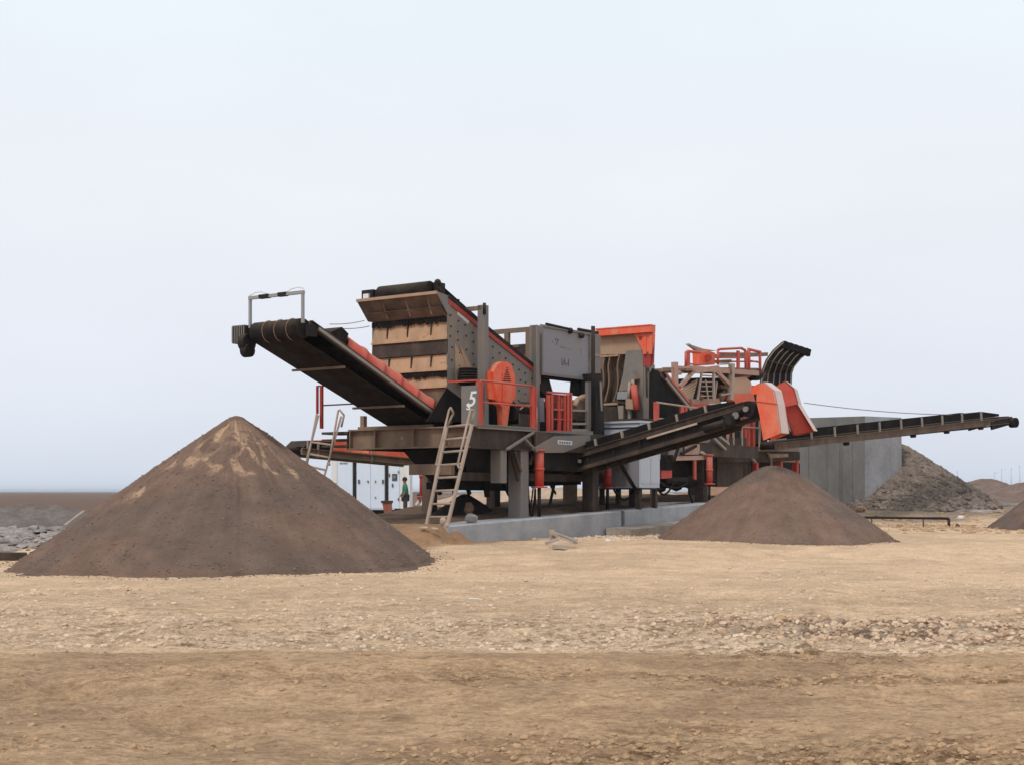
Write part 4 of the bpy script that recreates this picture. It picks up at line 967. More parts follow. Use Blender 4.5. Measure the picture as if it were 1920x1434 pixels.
band(642, 668, 'chassis', 'rubber_curtain', .0, .01)
t2 = band(669, 697, 'tan', 'chute_panel', -.05, .02); P('chute_lip', 'tan', MB().box(af - .05, af - .02, b0, b1, zf(699), zf(696)), t2); rib((730, 772, 809), 670, 691, -.05, .0, t2, 'chassis')
t3 = band(704, 728, 'tan', 'chute_panel', -.05, .02); P('chute_lip', 'tan', MB().box(af - .07, af - .02, b0, b1, zf(730), zf(727)), t3)
# ragged rubber strips
rng = random.Random(9)
for y0 in (598, 698):
    m = MB()
    for i in range(26):
        b = b0 + (b1 - b0) * i / 26
        m.box(af - .03, af - .015, b, b + .08, zf(y0 + 10 + rng.random() * 5), zf(y0 + 2))
    P('rubber_fringe', 'black', m)
# collecting hood at the top of the screen
zl = B_(750, 598, af).z; a_l = af - .42; zu = B_(750, 557, a_l).z
hood = P('top_hood', 'midbrown', MB().prism([(af, b0, zl), (a_l, b0, zu), (a_l + .03, b0, zu + .02), (af + .03, b0, zl + .02)], (0, b1 - b0 + .12, 0)))  # shadow on the underside put into the darker brown
P('hood_edge', 'tan2', MB().box(a_l - .03, a_l + .03, b0 - .02, b1 + .14, zu - .02, zu + .05), hood)
P('hood_cheek', 'grey', MB().prism([(af, b0 - .02, zl), (a_l, b0 - .02, zu), (a_l, b0 - .02, zu + .04), (af + .12, b0 - .02, A_(845, 557, b0).z), (af + .1, b0 - .02, zl)], (0, .02, 0)), hood)
P('hood_cheek', 'dark', MB().prism([(af, b1 + .12, zl), (a_l, b1 + .12, zu), (af + .1, b1 + .12, zu), (af + .1, b1 + .12, zl)], (0, .02, 0)), hood)
for px in (735, 778, 818):
    b = B_(px, 590, af).y
    P('rib', 'brown', MB().prism([(af - .02, b, zl), (a_l + .04, b, zu), (af - .16, b, zl)], (0, .03, 0)).prism([(af, b, zl), (af - .30, b, zl + .26), (af - .06, b, zl - .02)], (0, .03, 0)), hood)
P('hood_back', 'midbrown', MB().prism([(af - .05, b0 + .02, zl - .03), (af - .26, b0 + .02, zl + .16), (af - .23, b0 + .02, zl + .17), (af - .02, b0 + .02, zl - .02)], (0, b1 - b0 - .04, 0)), hood)
P('top_cover', 'dark', MB().box(af - .1, af + .5, b0, b1, A_(845, 557, b0).z - .05, A_(845, 557, b0).z - .02))
# bottom funnel
zb1 = zf(731); zb2 = 3.02
P('bottom_funnel', 'brown', MB().add([(af, b0, zb1), (af, b1, zb1), (af + .9, b1, zb1), (af + .9, b0, zb1), (af + .15, b0 + .55, zb2), (af + .15, b1 - .55, zb2), (af + .8, b1 - .55, zb2), (af + .8, b0 + .55, zb2)],
                                      [(0, 1, 5, 4), (1, 2, 6, 5), (2, 3, 7, 6), (3, 0, 4, 7), (4, 5, 6, 7)]))
P('rubber_skirt', 'black', MB().prism([A_(838, 727, b0 - .03), A_(866, 748, b0 - .03), A_(866, 790, b0 - .03), A_(800, 790, b0 - .03)], (0, .02, 0)))
P('cross_tie', 'brown', MB().bar((a0 + .2, b0 + .2, 3.02), (a0 + .2, bF - .2, 3.02), .10).bar((a0 + .2, bF - .35, 2.98), (a0 + .2, bF - .35, 3.34), .12))
# post with crossbar, spring and numbered box
pp = A_(906, 700, .62)
P('post', 'grey', MB().box(pp.x - .09, pp.x + .09, .52, .70, 3.0, A_(906, 573, .62).z).box(pp.x - .10, pp.x - .09, .50, .72, 3.0, A_(906, 573, .62).z))
zc = A_(906, 578, .62).z
P('cross_tube', 'brown', MB().bar((pp.x - .05, .6, zc), (pp.x - .05, 1.6, zc), .10)); P('post_pin', 'dark', MB().tube((pp.x - .14, .48, zc - .18), (pp.x - .14, .48, zc + .10), .04, n=8))
p = A_(882, 705, .55); m = MB()
for i in range(6): m.tube((p.x, .62, A_(882, 719, .55).z + i * .066), (p.x, .62, A_(882, 719, .55).z + i * .066 + .05), .24, .22, n=16)
m.tube((p.x, .62, A_(882, 722, .55).z), (p.x, .62, A_(882, 690, .55).z), .19, n=16)
P('spring', 'black', m)
q = B_(878, 760, -.05); a5 = -.08
bl, brr = B_(865, 760, a5).y, B_(893, 760, a5).y
nb = P('numbered_post', 'grey', MB().box(a5, a5 + .10, brr, bl, 3.0, B_(878, 723, a5).z))
text_mesh('numeral', '5', .50, 'white', (a5 - .004, (bl + brr) / 2 - .07, B_(878, 747, a5).z - .03), (0, -1, 0), (0, 0, 1), nb, SP.base, ext=.004, shear=.25)
text_mesh('numeral', 's', .34, 'white', (a5 - .004, (bl + brr) / 2 + .04, B_(878, 757, a5).z - .04), (0, -1, 0), (.0, 0.3, 1), nb, SP.base, ext=.004, shear=.3)
# drive guard
gp = [(925, 697), (933, 683), (942, 678), (951, 678), (959, 685), (965, 702), (967, 730), (966, 747), (956, 760), (951, 801), (944, 801), (942, 762), (934, 756)]
g = P('drive_guard', 'orange', MB().prism([A_(x, y, .40) for x, y in gp], (0, .18, 0)), label='orange belt guard with dark slots')
P('guard_box', 'orange', MB().prism([A_(x, y, .46) for x, y in ((916, 696), (936, 694), (938, 752), (916, 747))], (0, .22, 0)), g)
m = MB()
for k in range(7):
    y = 689 + k * 4.0; w_ = 1.2 + k * 1.05
    m.prism([A_(951 - w_, y, .394), A_(951 + w_, y + .25, .394), A_(951 + w_, y + 2.2, .394), A_(951 - w_, y + 1.9, .394)], (0, .008, 0))
P('slot', 'dark', m, g)
P('guard_rim', 'red', MB().bar(A_(942, 700, .392), A_(942, 758, .392), .015, .01).bar(A_(962, 756, .385), A_(928, 750, .385), .012, .01), g)
# motor
p, q = A_(957, 775, .5), A_(984, 777, .5); q.y = p.y; q.z = p.z
m = MB().tube(p, q, .22, n=18)
for i in range(7): t = .12 + i * .12; m.tube(p.lerp(q, t), p.lerp(q, t + .03), .25, n=18)
mt_ = P('motor', 'black', m)
P('motor_frame', 'chassis', MB().box(p.x - .05, q.x + .05, p.y - .3, p.y + .3, 3.03, 3.14).box(p.x + .05, q.x - .05, p.y - .26, p.y - .22, 3.1, p.z).bar((p.x - .02, p.y - .3, p.z + .27), (q.x + .02, p.y - .3, p.z + .27), .04), mt_)
P('motor_cage', 'rail', MB().path([(q.x + .1, p.y - .3, 3.1), (q.x + .1, p.y - .3, p.z + .18), (p.x + .3, p.y - .3, p.z + .24), (p.x, p.y - .3, p.z + .1)], .022), mt_)
P('shaft_cover', 'dark', MB().tube(A_(921, 728, .88), A_(921, 728, .68), .2, n=14))
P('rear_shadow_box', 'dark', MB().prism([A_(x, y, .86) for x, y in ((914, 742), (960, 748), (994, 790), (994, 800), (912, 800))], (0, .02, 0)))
# near railing
zr = lambda y, px=950: A_(px, y, -.07).z
x0, x1 = A_(899, 714, -.07).x, A_(1000, 724, -.07).x
ztop = 3.03 + 1.06
rail = P('near_railing', 'red', MB().path([(x0, -.07, ztop - .08), (x0 + .05, -.07, ztop), (x1 + .02, -.07, ztop), (x1 + .06, -.07, ztop - .06)], .024).path([(x0, -.07, 3.03 + .55), (x1, -.07, 3.03 + .55)], .022).bar((x0 - .08, -.07, ztop), (x0 - .08, .8, ztop), .04))
for x in (x0, x1):
    P('railing_post', 'red', MB().box(x - .085, x + .085, -.09, -.05, 2.98, ztop - .02).box(x - .095, x - .075, -.11, -.03, 2.98, ztop - .04).box(x + .075, x + .095, -.11, -.03, 2.98, ztop - .04), rail)
# column right of the screen and the tower behind it
p = A_(1007, 700, .85)
P('column', 'grey', MB().box(p.x - .16, p.x + .02, .78, .92, 3.0, A_(1007, 611, .85).z).box(p.x - .16, p.x - .13, .74, .98, 3.0, A_(1007, 611, .85).z))
at = A_(1014, 609, .9).x
zt1 = A_(1014, 609, .9).z; zbx = A_(1014, 698, .9).z; ae = A_(1103, 650, .9).x
box_ = P('sign_panel', 'panel', MB().box(at, ae, .88, .92, zbx, zt1 - .03), label='flat grey panel with faded hand lettering')
P('panel_frame', 'grey', MB().box(at - .05, ae + .05, .84, .90, zt1 - .06, zt1).box(at - .05, at, .82, .94, zbx - .08, zt1 - .06).box(ae, ae + .06, .82, .94, zbx - .3, zt1 - .03).box(at, ae, .85, .90, zbx - .07, zbx), box_)
P('panel_underside', 'black', MB().box(at - .05, ae + .3, .93, 1.15, zbx - .13, zbx - .02))
P('end_panel', 'grey', MB().prism([A_(x, y, 1.0) for x, y in ((1103, 625), (1126, 628), (1126, 716), (1103, 714))], (0, .03, 0)))
P('end_panel_flange', 'strip', MB().prism([A_(x, y, .98) for x, y in ((1104, 662), (1126, 664), (1126, 669), (1104, 667))], (0, .02, 0)))
P('back_wall_panel', 'grey', MB().box(at, ae + .3, 1.15, 1.2, zbx, zt1 - .2))
m = MB().tube((at + .2, .86, zt1 + .03), (at + 1.35, .86, zt1 - .00), .04, n=8).tube((at + 1.85, .9, zt1 + .05), (ae + .5, .9, zt1 + .05), .045, n=8)
m.ball((at + 1.35, .84, zt1 - .04), .09).ball((at + 1.9, .82, zt1 - .12), .09)
P('top_pipe', 'dark', m)
# lettering on the panel
mid = (at + ae) / 2
def mark(txt, px, py, size, sh=0.0):
    p = A_(px, py, .875); return text_mesh('faded_lettering', txt, size, 'ink', (p.x, .877, p.z), (1, 0, 0), (0, 0, 1), box_, SP.base, ext=.002, shear=sh)
mark('·', 1036, 642, .3); mark('ʻ7', 1043, 642, .24, .2); mark('~ ~ - . . -', 1061, 652, .16); mark(':', 1089.5, 659, .26)
mark('IA-I', 1060, 680, .27)
# open frame at the tower front
bt = 3.3
zc_ = zt1 - .06
m = MB().box(at - .06, at + .04, .95, bt, zc_ - .1, zc_ + .02).box(at - .06, at + .04, .95, bt, zc_ - .82, zc_ - .72)
for px in (952, 992, 1009): b = B_(px, 640, at).y; m.box(at - .07, at + .03, b - .07, b + .07, zc_ - 1.5, zc_)
m.box(at - .02, at + .03, 1.6, bt, zc_ - .50, zc_ - .44)
P('tower_frame', 'brown', m)
P('tower_plate', 'chassis', MB().box(at, at + .03, .95, bt - .3, zc_ - 1.5, zc_ - .42))
P('far_frame', 'chassis', MB().bar((at - .1, bt, zc_ - .05), (at + .8, bt, zc_ - .05), .08).bar((at - .6, bt, zc_ - .30), (at + .4, bt, zc_ - .75), .06))
P('small_cap', 'grey', MB().box(at - .6, at - .45, 2.9, 3.1, zc_ + .02, zc_ + .12))
# hopper and drive under the tower
P('right_funnel', 'dark', MB().prism([A_(x, y, .98) for x, y in ((1077, 706), (1112, 706), (1106, 745), (1074, 740))], (0, .12, 0)))
P('left_funnel', 'dark', MB().prism([A_(x, y, 1.1) for x, y in ((1012, 700), (1028, 704), (1037, 736), (1026, 745), (1012, 730))], (0, .3, 0)))
P('inner_column', 'panel', MB().prism([A_(x, y, .8) for x, y in ((1011, 745), (1020, 745), (1021, 790), (1012, 790))], (0, .1, 0)))
P('back_machinery', 'dark', MB().prism([A_(x, y, 2.4) for x, y in ((1006, 752), (1125, 752), (1125, 812), (1006, 812))], (0, .1, 0)).prism([A_(x, y, 1.7) for x, y in ((1040, 752), (1060, 755), (1060, 770), (1040, 768))], (0, .4, 0)))
P('red_hopper', 'red', MB().prism([A_(x, y, 1.5) for x, y in ((1036, 738), (1056, 740), (1054, 764), (1040, 764))], (0, .3, 0)).box(A_(1040, 764, 1.5).x, A_(1056, 764, 1.5).x, 1.45, 1.5, A_(1045, 767, 1.5).z, A_(1045, 764, 1.5).z))
cage = P('cage', 'red', MB().bar(A_(1026, 735, .35), A_(1072, 738, .35), .05).bar(A_(1037, 767, .35), A_(1056, 768, .35), .045).bar(A_(1026, 785, .35), A_(1072, 786, .35), .03).bar(A_(1052, 745, .35), A_(1050, 808, .35), .035).bar(A_(1028, 808, .35), A_(1072, 809, .35), .06))
for px, wd in ((1028, .10), (1034, .09), (1047, .04), (1058, .05), (1064, .10), (1070, .07)):
    p = A_(px, 740, .35); P('cage_post', 'red', MB().box(p.x - wd / 2, p.x + wd / 2, .32, .38, 3.0, p.z), cage)
P('curved_duct', 'tan2', MB().path([A_(1077, 762, .6), A_(1082, 750, .6), A_(1092, 744, .6), A_(1108, 742, .6)], .07, n=10))
P('duct_body', 'brown', MB().prism([A_(x, y, .75) for x, y in ((1082, 752), (1106, 748), (1106, 768), (1084, 768))], (0, .8, 0)))
P('engine_box', 'chassis', MB().prism([A_(x, y, .7) for x, y in ((1080, 770), (1106, 770), (1106, 790), (1080, 788))], (0, .8, 0)).prism([A_(x, y, .6) for x, y in ((1072, 772), (1083, 773), (1083, 786), (1072, 785))], (0, .1, 0)))
P('step_bar', 'strip', MB().bar(A_(1073, 769, .3), A_(1108, 770, .3), .05).bar(A_(1073, 794, .3), A_(1098, 794, .3), .06).bar(A_(1073, 806, .3), A_(1100, 806, .3), .07).bar(A_(1098, 806, .3), A_(1106, 812, .3), .06))
P('corner_column', 'grey', MB().prism([A_(x, y, .25) for x, y in ((1103, 716), (1109, 716), (1109, 834), (1103, 834))], (0, .1, 0)))
p = A_(1112, 612, .15)
P('mast', 'black', MB().tube((p.x, .15, A_(1112, 860, .15).z), (p.x, .15, p.z), .055, n=10))
P('control_column', 'dark', MB().prism([A_(x, y, .5) for x, y in ((1114, 700), (1127, 700), (1131, 740), (1134, 835), (1114, 842))], (0, .5, 0)).prism([A_(x, y, .4) for x, y in ((1117, 745), (1121, 745), (1122, 830), (1117, 832))], (0, .06, 0)))
P('column_edge', 'strip', MB().prism([A_(x, y, .42) for x, y in ((1126, 716), (1128, 716), (1130, 770), (1128, 770))], (0, .03, 0)))
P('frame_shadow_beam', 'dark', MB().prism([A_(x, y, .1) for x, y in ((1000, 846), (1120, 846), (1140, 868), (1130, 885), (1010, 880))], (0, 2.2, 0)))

# ---- ladder leaning on the front
def ladder(name, label, near_b, near_t, far_b, far_t, n, rails, mat='rail', r=.028, group=None, t0=.08, t1=.9):
    t = Thing(name, label, 'ladder', near_b, F, group)
    for b_, t_ in ((near_b, near_t), (far_b, far_t)):
        b_, t_ = Vector(b_), Vector(t_)
        t.part('stile', mat, MB().bar(b_, t_, .075, .05))
    for i in range(n):
        u = t0 + (t1 - t0) * i / (n - 1)
        t.part('rung', mat, MB().tube(Vector(near_b).lerp(Vector(near_t), u), Vector(far_b).lerp(Vector(far_t), u), r, n=8))
    for pts in rails: t.part('handrail', mat, MB().path(pts, .026, n=8))
    return t
ab, at_ = -1.35, -.52
nb_, ntp = B_(838, 988, ab), B_(885, 795, at_); fb_, ftp = B_(799, 988, ab), B_(838, 800, at_)
pl_ = lambda px, py, a: B_(px, py, a)
ladder('ladder', 'dusty steel ladder with hooped handrails leaning on the front of the big plant', nb_, ntp, fb_, ftp, 8,
       [[pl_(819, 873, -1.35), pl_(818, 868, -1.35), pl_(842, 768, -.75), pl_(845, 764, -.7), pl_(850, 774, -.6), ftp],
        [pl_(862, 880, -1.3), pl_(858, 870, -1.35), pl_(882, 768, -.75), pl_(889, 769, -.6), ntp]], group=None, t0=.10, t1=1.0)
# ladder at the far end
al = a0 - .1
nb_, ntp = B_(606, 900, al - .3), B_(640, 780, al); fb_, ftp = B_(568, 890, al - .3), B_(597, 778, al)
ladder('ladder', 'small far ladder with dark handrails below the red rail, left of the beam', nb_, ntp, fb_, ftp, 3,
       [[B_(618, 872, al - .3), B_(617, 866, al - .3), B_(634, 770, al), B_(637, 768, al), B_(645, 778, al), B_(640, 800, al)], [B_(574, 878, al - .3), B_(594, 775, al)]], t0=.16, t1=.55)

# ------------------------------------------------------------------ crusher plant
CR = Thing('impact_crusher_plant', 'grey ribbed crusher under an orange hood, in the middle behind the dark mast', 'crusher', (10.2, 1.5, slab_top(10)))
P = CR.part; ac = 9.5
bR, bLft = B_(1226, 650, ac).y, B_(1126, 650, ac).y
zq = lambda y, a=ac, px=1175: B_(px, y, a).z
hd = P('hood_beam', 'orange', MB().box(ac - .25, ac + .02, bR - .04, bLft, zq(628), zq(615)).box(ac - .27, ac + .04, bR - .04, bLft + .05, zq(616), zq(614)), label='orange hood beam')
P('hood_roof', 'orange', MB().box(ac + .02, ac + .25, bR + .2, bLft, zq(618), zq(615)))
P('hood_bracket', 'orange', MB().prism([(ac - .12, B_(x, y, ac - .12).y, B_(x, y, ac - .12).z) for x, y in ((1188, 624), (1226, 624), (1226, 640), (1220, 660), (1206, 660), (1204, 655))], (.06, 0, 0)).prism([(ac - .14, B_(x, y, ac - .14).y, B_(x, y, ac - .14).z) for x, y in ((1206, 628), (1212, 628), (1211, 664), (1205, 664))], (.06, 0, 0)).prism([(ac - .16, B_(x, y, ac - .16).y, B_(x, y, ac - .16).z) for x, y in ((1218, 628), (1223, 628), (1221, 664), (1216, 664))], (.06, 0, 0)), hd)
P('hood_side', 'deepred', MB().prism([B_(x, y, ac - .05) for x, y in ((1205, 664), (1221, 664), (1219, 688), (1207, 686))], (.1, 0, 0)).prism([B_(1224, 626, ac), B_(1226, 626, ac), B_(1224, 682, ac), B_(1221, 682, ac)], (.08, 0, 0)), hd)
P('hood_eye', 'deepred', MB().tube(B_(1201, 634, ac - .14), B_(1201, 634, ac - .1), .06, n=10), hd)
P('front_panel', 'tan2', MB().prism([B_(x, y, ac) for x, y in ((1126, 629), (1190, 627), (1196, 636), (1202, 650), (1207, 666), (1207, 680), (1176, 680), (1174, 664), (1126, 665))], (.05, 0, 0)))
P('crusher_body', 'brown', MB().prism([B_(x, y, ac + .3) for x, y in ((1120, 660), (1204, 655), (1204, 788), (1120, 788))], (.7, 0, 0)))
curve = lambda x, k: [(x + 4, 664), (x + 1.5, 672), (x - .5, 682), (x - 1, 692), (x, 702), (x + .6, 712), (x, 722), (x - 2, 733), (x - 5, 744), (x - 8, 753)]
for x, k in ((1130, 0), (1140, 1), (1157, 1)):
    pc = [B_(px, py, ac) for px, py in curve(x, k)]
    P('rib', 'brown', MB().prism(pc + [p + Vector((0, -.045, 0)) for p in pc[::-1]], (.22, 0, 0)))
P('curved_shell', 'chassis', MB().prism([B_(x, y, ac + .22) for x, y in ((1126, 692), (1176, 690), (1168, 755), (1126, 755))], (.05, 0, 0)))
P('flange', 'tan2', MB().box(ac - .05, ac + .25, B_(1160, 752, ac).y, bLft, zq(758), zq(754)).box(ac - .03, ac + .25, B_(1160, 752, ac).y, bLft, zq(667), zq(664)))
P('side_housing', 'plate', MB().prism([B_(x, y, ac - .04) for x, y in ((1174, 658), (1202, 656), (1206, 668), (1206, 785), (1194, 785), (1190, 712), (1178, 695), (1170, 735), (1158, 745), (1168, 700))], (.2, 0, 0)))
P('bearing_cone', 'plate', MB().prism([B_(x, y, ac - .3) for x, y in ((1170, 696), (1184, 694), (1192, 710), (1186, 716), (1178, 716), (1176, 732), (1160, 732))], (.26, 0, 0)))
P('bearing_base', 'steel', MB().prism([B_(x, y, ac - .36) for x, y in ((1158, 734), (1178, 733), (1176, 748), (1156, 748))], (.3, 0, 0)))
P('bearing_block', 'chassis', MB().prism([B_(x, y, ac - .28) for x, y in ((1152, 749), (1174, 750), (1174, 757), (1154, 755))], (.3, 0, 0)))
P('post_pair', 'strip', MB().prism([B_(x, y, ac - .28) for x, y in ((1158, 760), (1169, 760), (1168, 786), (1160, 786))], (.2, 0, 0)).prism([B_(x, y, ac - .28) for x, y in ((1177, 766), (1182, 766), (1182, 788), (1177, 788))], (.1, 0, 0)))
P('valve_box', 'tan2', MB().prism([B_(x, y, ac - .42) for x, y in ((1173, 747), (1187, 748), (1187, 767), (1173, 766))], (.25, 0, 0)))
P('hydraulic_cylinder', 'red', MB().tube(B_(1188, 722, ac - .36), B_(1194, 768, ac - .36), .1, n=12))
P('cylinder_bracket', 'rail', MB().tube(B_(1181, 716, ac - .36), B_(1178, 748, ac - .36), .05, n=8).tube(B_(1186, 712, ac - .36), B_(1188, 724, ac - .36), .05, n=8))
P('base_plate', 'chassis', MB().prism([B_(x, y, ac - .2) for x, y in ((1128, 762), (1158, 762), (1158, 790), (1128, 790))], (.2, 0, 0)).prism([B_(x, y, ac - .34) for x, y in ((1126, 785), (1226, 784), (1226, 790), (1126, 791))], (2.0, 0, 0)))
P('right_column', 'grey', MB().prism([B_(x, y, ac - .02) for x, y in ((1205, 660), (1209, 660), (1212, 788), (1206, 788))], (.12, 0, 0)).prism([B_(x, y, ac + .1) for x, y in ((1208, 690), (1221, 690), (1218, 785), (1208, 785))], (.3, 0, 0)))
P('side_flange', 'plate', MB().prism([B_(x, y, ac - .02) for x, y in ((1217, 690), (1225, 684), (1223, 702), (1218, 716), (1219, 700))], (.1, 0, 0)).prism([B_(x, y, ac - .1) for x, y in ((1206, 745), (1218, 745), (1220, 785), (1206, 785))], (.1, 0, 0)))
# chassis, legs
P('chassis_beam', 'chassis', MB().box(7.6, 16.0, .2, .35, 2.55, 2.95).box(7.6, 16.0, 3.0, 3.15, 2.55, 2.95).box(7.6, 16, .35, 3.0, 2.85, 2.9))
for px, b, w_ in ((1315, .3, .3), (1188, .4, .2), (1300, 2.8, .28), (1196, 2.8, .2)):
    p = A_(px, 900, b); P('leg', 'chassis', MB().box(p.x - w_ / 2, p.x + w_ / 2, b - w_ / 2, b + w_ / 2, slab_top(p.x), 2.6).box(p.x - w_, p.x + w_, b - w_, b + w_, slab_top(p.x), slab_top(p.x) + .03))
P('prop', 'steel', MB().bar(A_(1221, 912, .0), A_(1222, 958, .0), .05).box(A_(1222, 958, 0).x - .06, A_(1222, 958, 0).x + .06, -.06, .06, A_(1222, 960, 0).z, A_(1222, 955, 0).z))
P('platform_edge', 'rail', MB().bar(A_(1226, 944, .5), A_(1304, 943, .5), .16, .10).bar(A_(1222, 953, .6), A_(1304, 953, .6), .1, .3))
for s in ((1150, 915, 1190, 915, .32), (1232, 915, 1262, 905, .25), (1236, 905, 1290, 905, .15), (1290, 905, 1300, 945, .1), (1192, 915, 1198, 950, .05)):
    hose(CR, *s, .2, r=.03)
for k in range(7):
    hose(CR, 1236 + k * 4, 852, 1234 + k * 4, 880, .05, .1, r=.045, name='rubber_strip')
P('axle', 'black', MB().tube(A_(1240, 905, .4), A_(1300, 903, .4), .16, n=12).ball(A_(1250, 900, .5), .22).ball(A_(1268, 906, .6), .24).ball(A_(1290, 902, .5), .22).ball(A_(1240, 912, .4), .17))
# red frame with dark inside
b_r = .15
fr_ = P('red_frame', 'red', MB().prism([A_(x, y, b_r) for x, y in ((1240, 872), (1256, 858), (1260, 858), (1260, 895), (1240, 897))], (0, .05, 0)).prism([A_(x, y, b_r) for x, y in ((1302, 858), (1306, 858), (1306, 898), (1302, 898))], (0, .06, 0)))
P('frame_top', 'pink', MB().prism([A_(x, y, b_r - .02) for x, y in ((1258, 855), (1328, 853), (1328, 861), (1258, 863))], (0, .6, 0)), fr_)
P('frame_inside', 'dark', MB().prism([A_(x, y, b_r + .5) for x, y in ((1236, 858), (1340, 858), (1340, 900), (1236, 900))], (0, .05, 0)))
P('frame_plate', 'deepred', MB().prism([A_(x, y, b_r + .3) for x, y in ((1306, 862), (1328, 862), (1328, 896), (1306, 896))], (0, .05, 0)))
P('duct_panels', 'grey', MB().prism([A_(x, y, b_r) for x, y in ((1255, 836), (1280, 835), (1280, 853), (1255, 854))], (0, .3, 0)).prism([A_(x, y, b_r - .02) for x, y in ((1268, 824), (1330, 820), (1330, 829), (1268, 830))], (0, .5, 0)))
P('pale_box', 'pink', MB().prism([A_(x, y, b_r + .02) for x, y in ((1284, 832), (1312, 832), (1312, 851), (1284, 852))], (0, .3, 0)))
P('dark_strut', 'dark', MB().bar(A_(1277, 850, b_r - .05), A_(1305, 835, b_r - .05), .08))
P('bent_pipe', 'rail', MB().path([A_(1315, 847, .1), A_(1322, 852, .1), A_(1327, 862, .1), A_(1328, 898, .1)], .05, n=8))
jack(1330, 851, 908, .0, 'red', .10, pl=CR)
P('rear_mass', 'chassis', MB().prism([A_(x, y, 1.0) for x, y in ((1228, 820), (1400, 820), (1400, 850), (1345, 858), (1228, 858))], (0, .4, 0)).prism([A_(x, y, 1.2) for x, y in ((1345, 848), (1410, 845), (1400, 912), (1345, 912))], (0, .4, 0)))
P('brace', 'strip', MB().bar(A_(1322, 806, .1), A_(1360, 842, .1), .08).bar(A_(1334, 806, .1), A_(1366, 832, .1), .08).bar(A_(1329, 800, .1), A_(1329, 826, .1), .06))

# ---- electrical cabinet in front
CB = Thing('control_cabinet', 'blue-grey control cabinet on legs behind the side conveyor', 'cabinet', (7.06, -.45, slab_top(7)))
P = CB.part
z1_, z0_ = 3.42, 1.56
body = P('cabinet_body', 'cabin', MB().box(7.06, 8.15, -.45, .95, z0_, z1_ - .06))
P('cabinet_roof', 'cabin', MB().box(7.0, 8.2, -.50, 1.0, z1_ - .055, z1_), body)
P('front_panel_shade', 'panel', MB().box(7.04, 7.058, -.42, .92, z0_ + .03, z0_ + 1.22))  # darker sheet stands in for the conveyor's shade on the lower front
for i in range(2): P('door', 'cabin', MB().box(7.10 + .53 * i, 7.60 + .53 * i, -.47, -.452, z0_ + .12, z1_ - .12).box(7.56 + .53 * i, 7.58 + .53 * i, -.50, -.47, z0_ + .8, z0_ + 1.0))
P('dark_edge', 'dark', MB().box(7.03, 7.05, -.40, .9, z1_ - .20, z1_ - .17).box(7.03, 8.2, -.47, .96, z0_ - .05, z0_ - .005))
P('diagonal_tube', 'black', MB().tube((6.98, .35, z0_ + 1.0), (6.98, -.35, z0_ - .05), .05, n=8))
for x, y in ((7.15, -.35), (8.05, -.35), (7.15, .85), (8.05, .85)): P('leg', 'chassis', MB().box(x - .06, x + .06, y - .06, y + .06, slab_top(x), z0_ - .05))
HAZE = True

# ------------------------------------------------------------------ jaw plant on the right
JP = Thing('jaw_crusher_plant', 'jaw crusher plant with red railings and a dark flared hopper, right of centre', 'crusher', (17, 2, .5))
P = JP.part; bn = 1.0
Q = lambda x, y, b=bn: F.px(x, y, b=b)
def pr(pts, b, d): return MB().prism([Q(x, y, b) for x, y in pts], (0, d, 0))
dk = P('deck', 'strip', pr([(1352, 838), (1498, 840), (1498, 845), (1352, 844)], bn, 2.6))
P('deck_girder', 'chassis', pr([(1345, 846), (1500, 846), (1500, 862), (1440, 866), (1345, 866)], bn + .05, .1))
P('far_girder', 'chassis', pr([(1345, 846), (1470, 846), (1470, 862), (1345, 866)], bn + 2.2, .1))
P('under_mass', 'dark', pr([(1350, 866), (1470, 862), (1500, 868), (1500, 930), (1350, 905)], bn + .9, .2))
P('under_ledge', 'chassis', pr([(1340, 882), (1392, 882), (1392, 890), (1340, 890)], bn + .3, .1))
for x in (1394, 1402, 1447): P('leg', 'chassis', pr([(x, 855), (x + 6, 855), (x + 6, 945), (x, 945)], bn + .2, .22))
P('leg', 'red', pr([(1464, 862), (1468, 862), (1468, 940), (1464, 940)], bn + .1, .2)); P('leg', 'red', pr([(1494, 862), (1498, 862), (1498, 948), (1494, 948)], bn + .1, .2))
P('red_post', 'red', pr([(1418, 862), (1423, 862), (1423, 905), (1418, 905)], bn + .15, .15)); 
P('cross_beam', 'rail', pr([(1470, 860), (1492, 861), (1492, 866), (1470, 865)], bn + .1, .4).prism([Q(x, y, bn) for x, y in ((1442, 850), (1478, 850), (1478, 856), (1446, 858))], (0, .3, 0)))
P('diagonal_brace', 'strip', MB().bar(Q(1440, 848), Q(1446, 862), .06).bar(Q(1446, 862), Q(1446, 905), .06).bar(Q(1402, 850), Q(1416, 866), .08))
# lower railing
ztp, zm, zbb = Q(1420, 782).z, Q(1420, 802).z, Q(1420, 838).z
xs0, xs1 = Q(1362, 800).x, Q(1426, 800).x
lr = P('lower_railing', 'rail', MB().path([(xs0, bn, zm + .03), (Q(1392, 800).x, bn, zm), (xs1, bn, zm)], .03, n=6).path([(Q(1398, 800).x, bn, ztp), (xs1, bn, ztp)], .03, n=6))
for x in (1364, 1375, 1391, 1424): p = Q(x, 800); P('rail_post', 'rail', MB().bar((p.x, bn, zbb), (p.x, bn, zm if x < 1420 else ztp), .06), lr)
for x, w_ in ((1366, .09), (1397, .2), (1403, .16), (1412, .2)): p = Q(x, 800, bn + .1); P('red_post', 'red', MB().box(p.x - w_ / 2, p.x + w_ / 2, bn + .06, bn + .16, zbb, Q(x, 782 if x > 1390 else 798).z), lr)
P('dark_doorway', 'dark', pr([(1340, 800), (1436, 780), (1440, 838), (1352, 838)], bn + 1.0, .05))
P('machine_body', 'brown', pr([(1300, 768), (1425, 752), (1438, 836), (1320, 836)], bn + 1.1, 1.4))
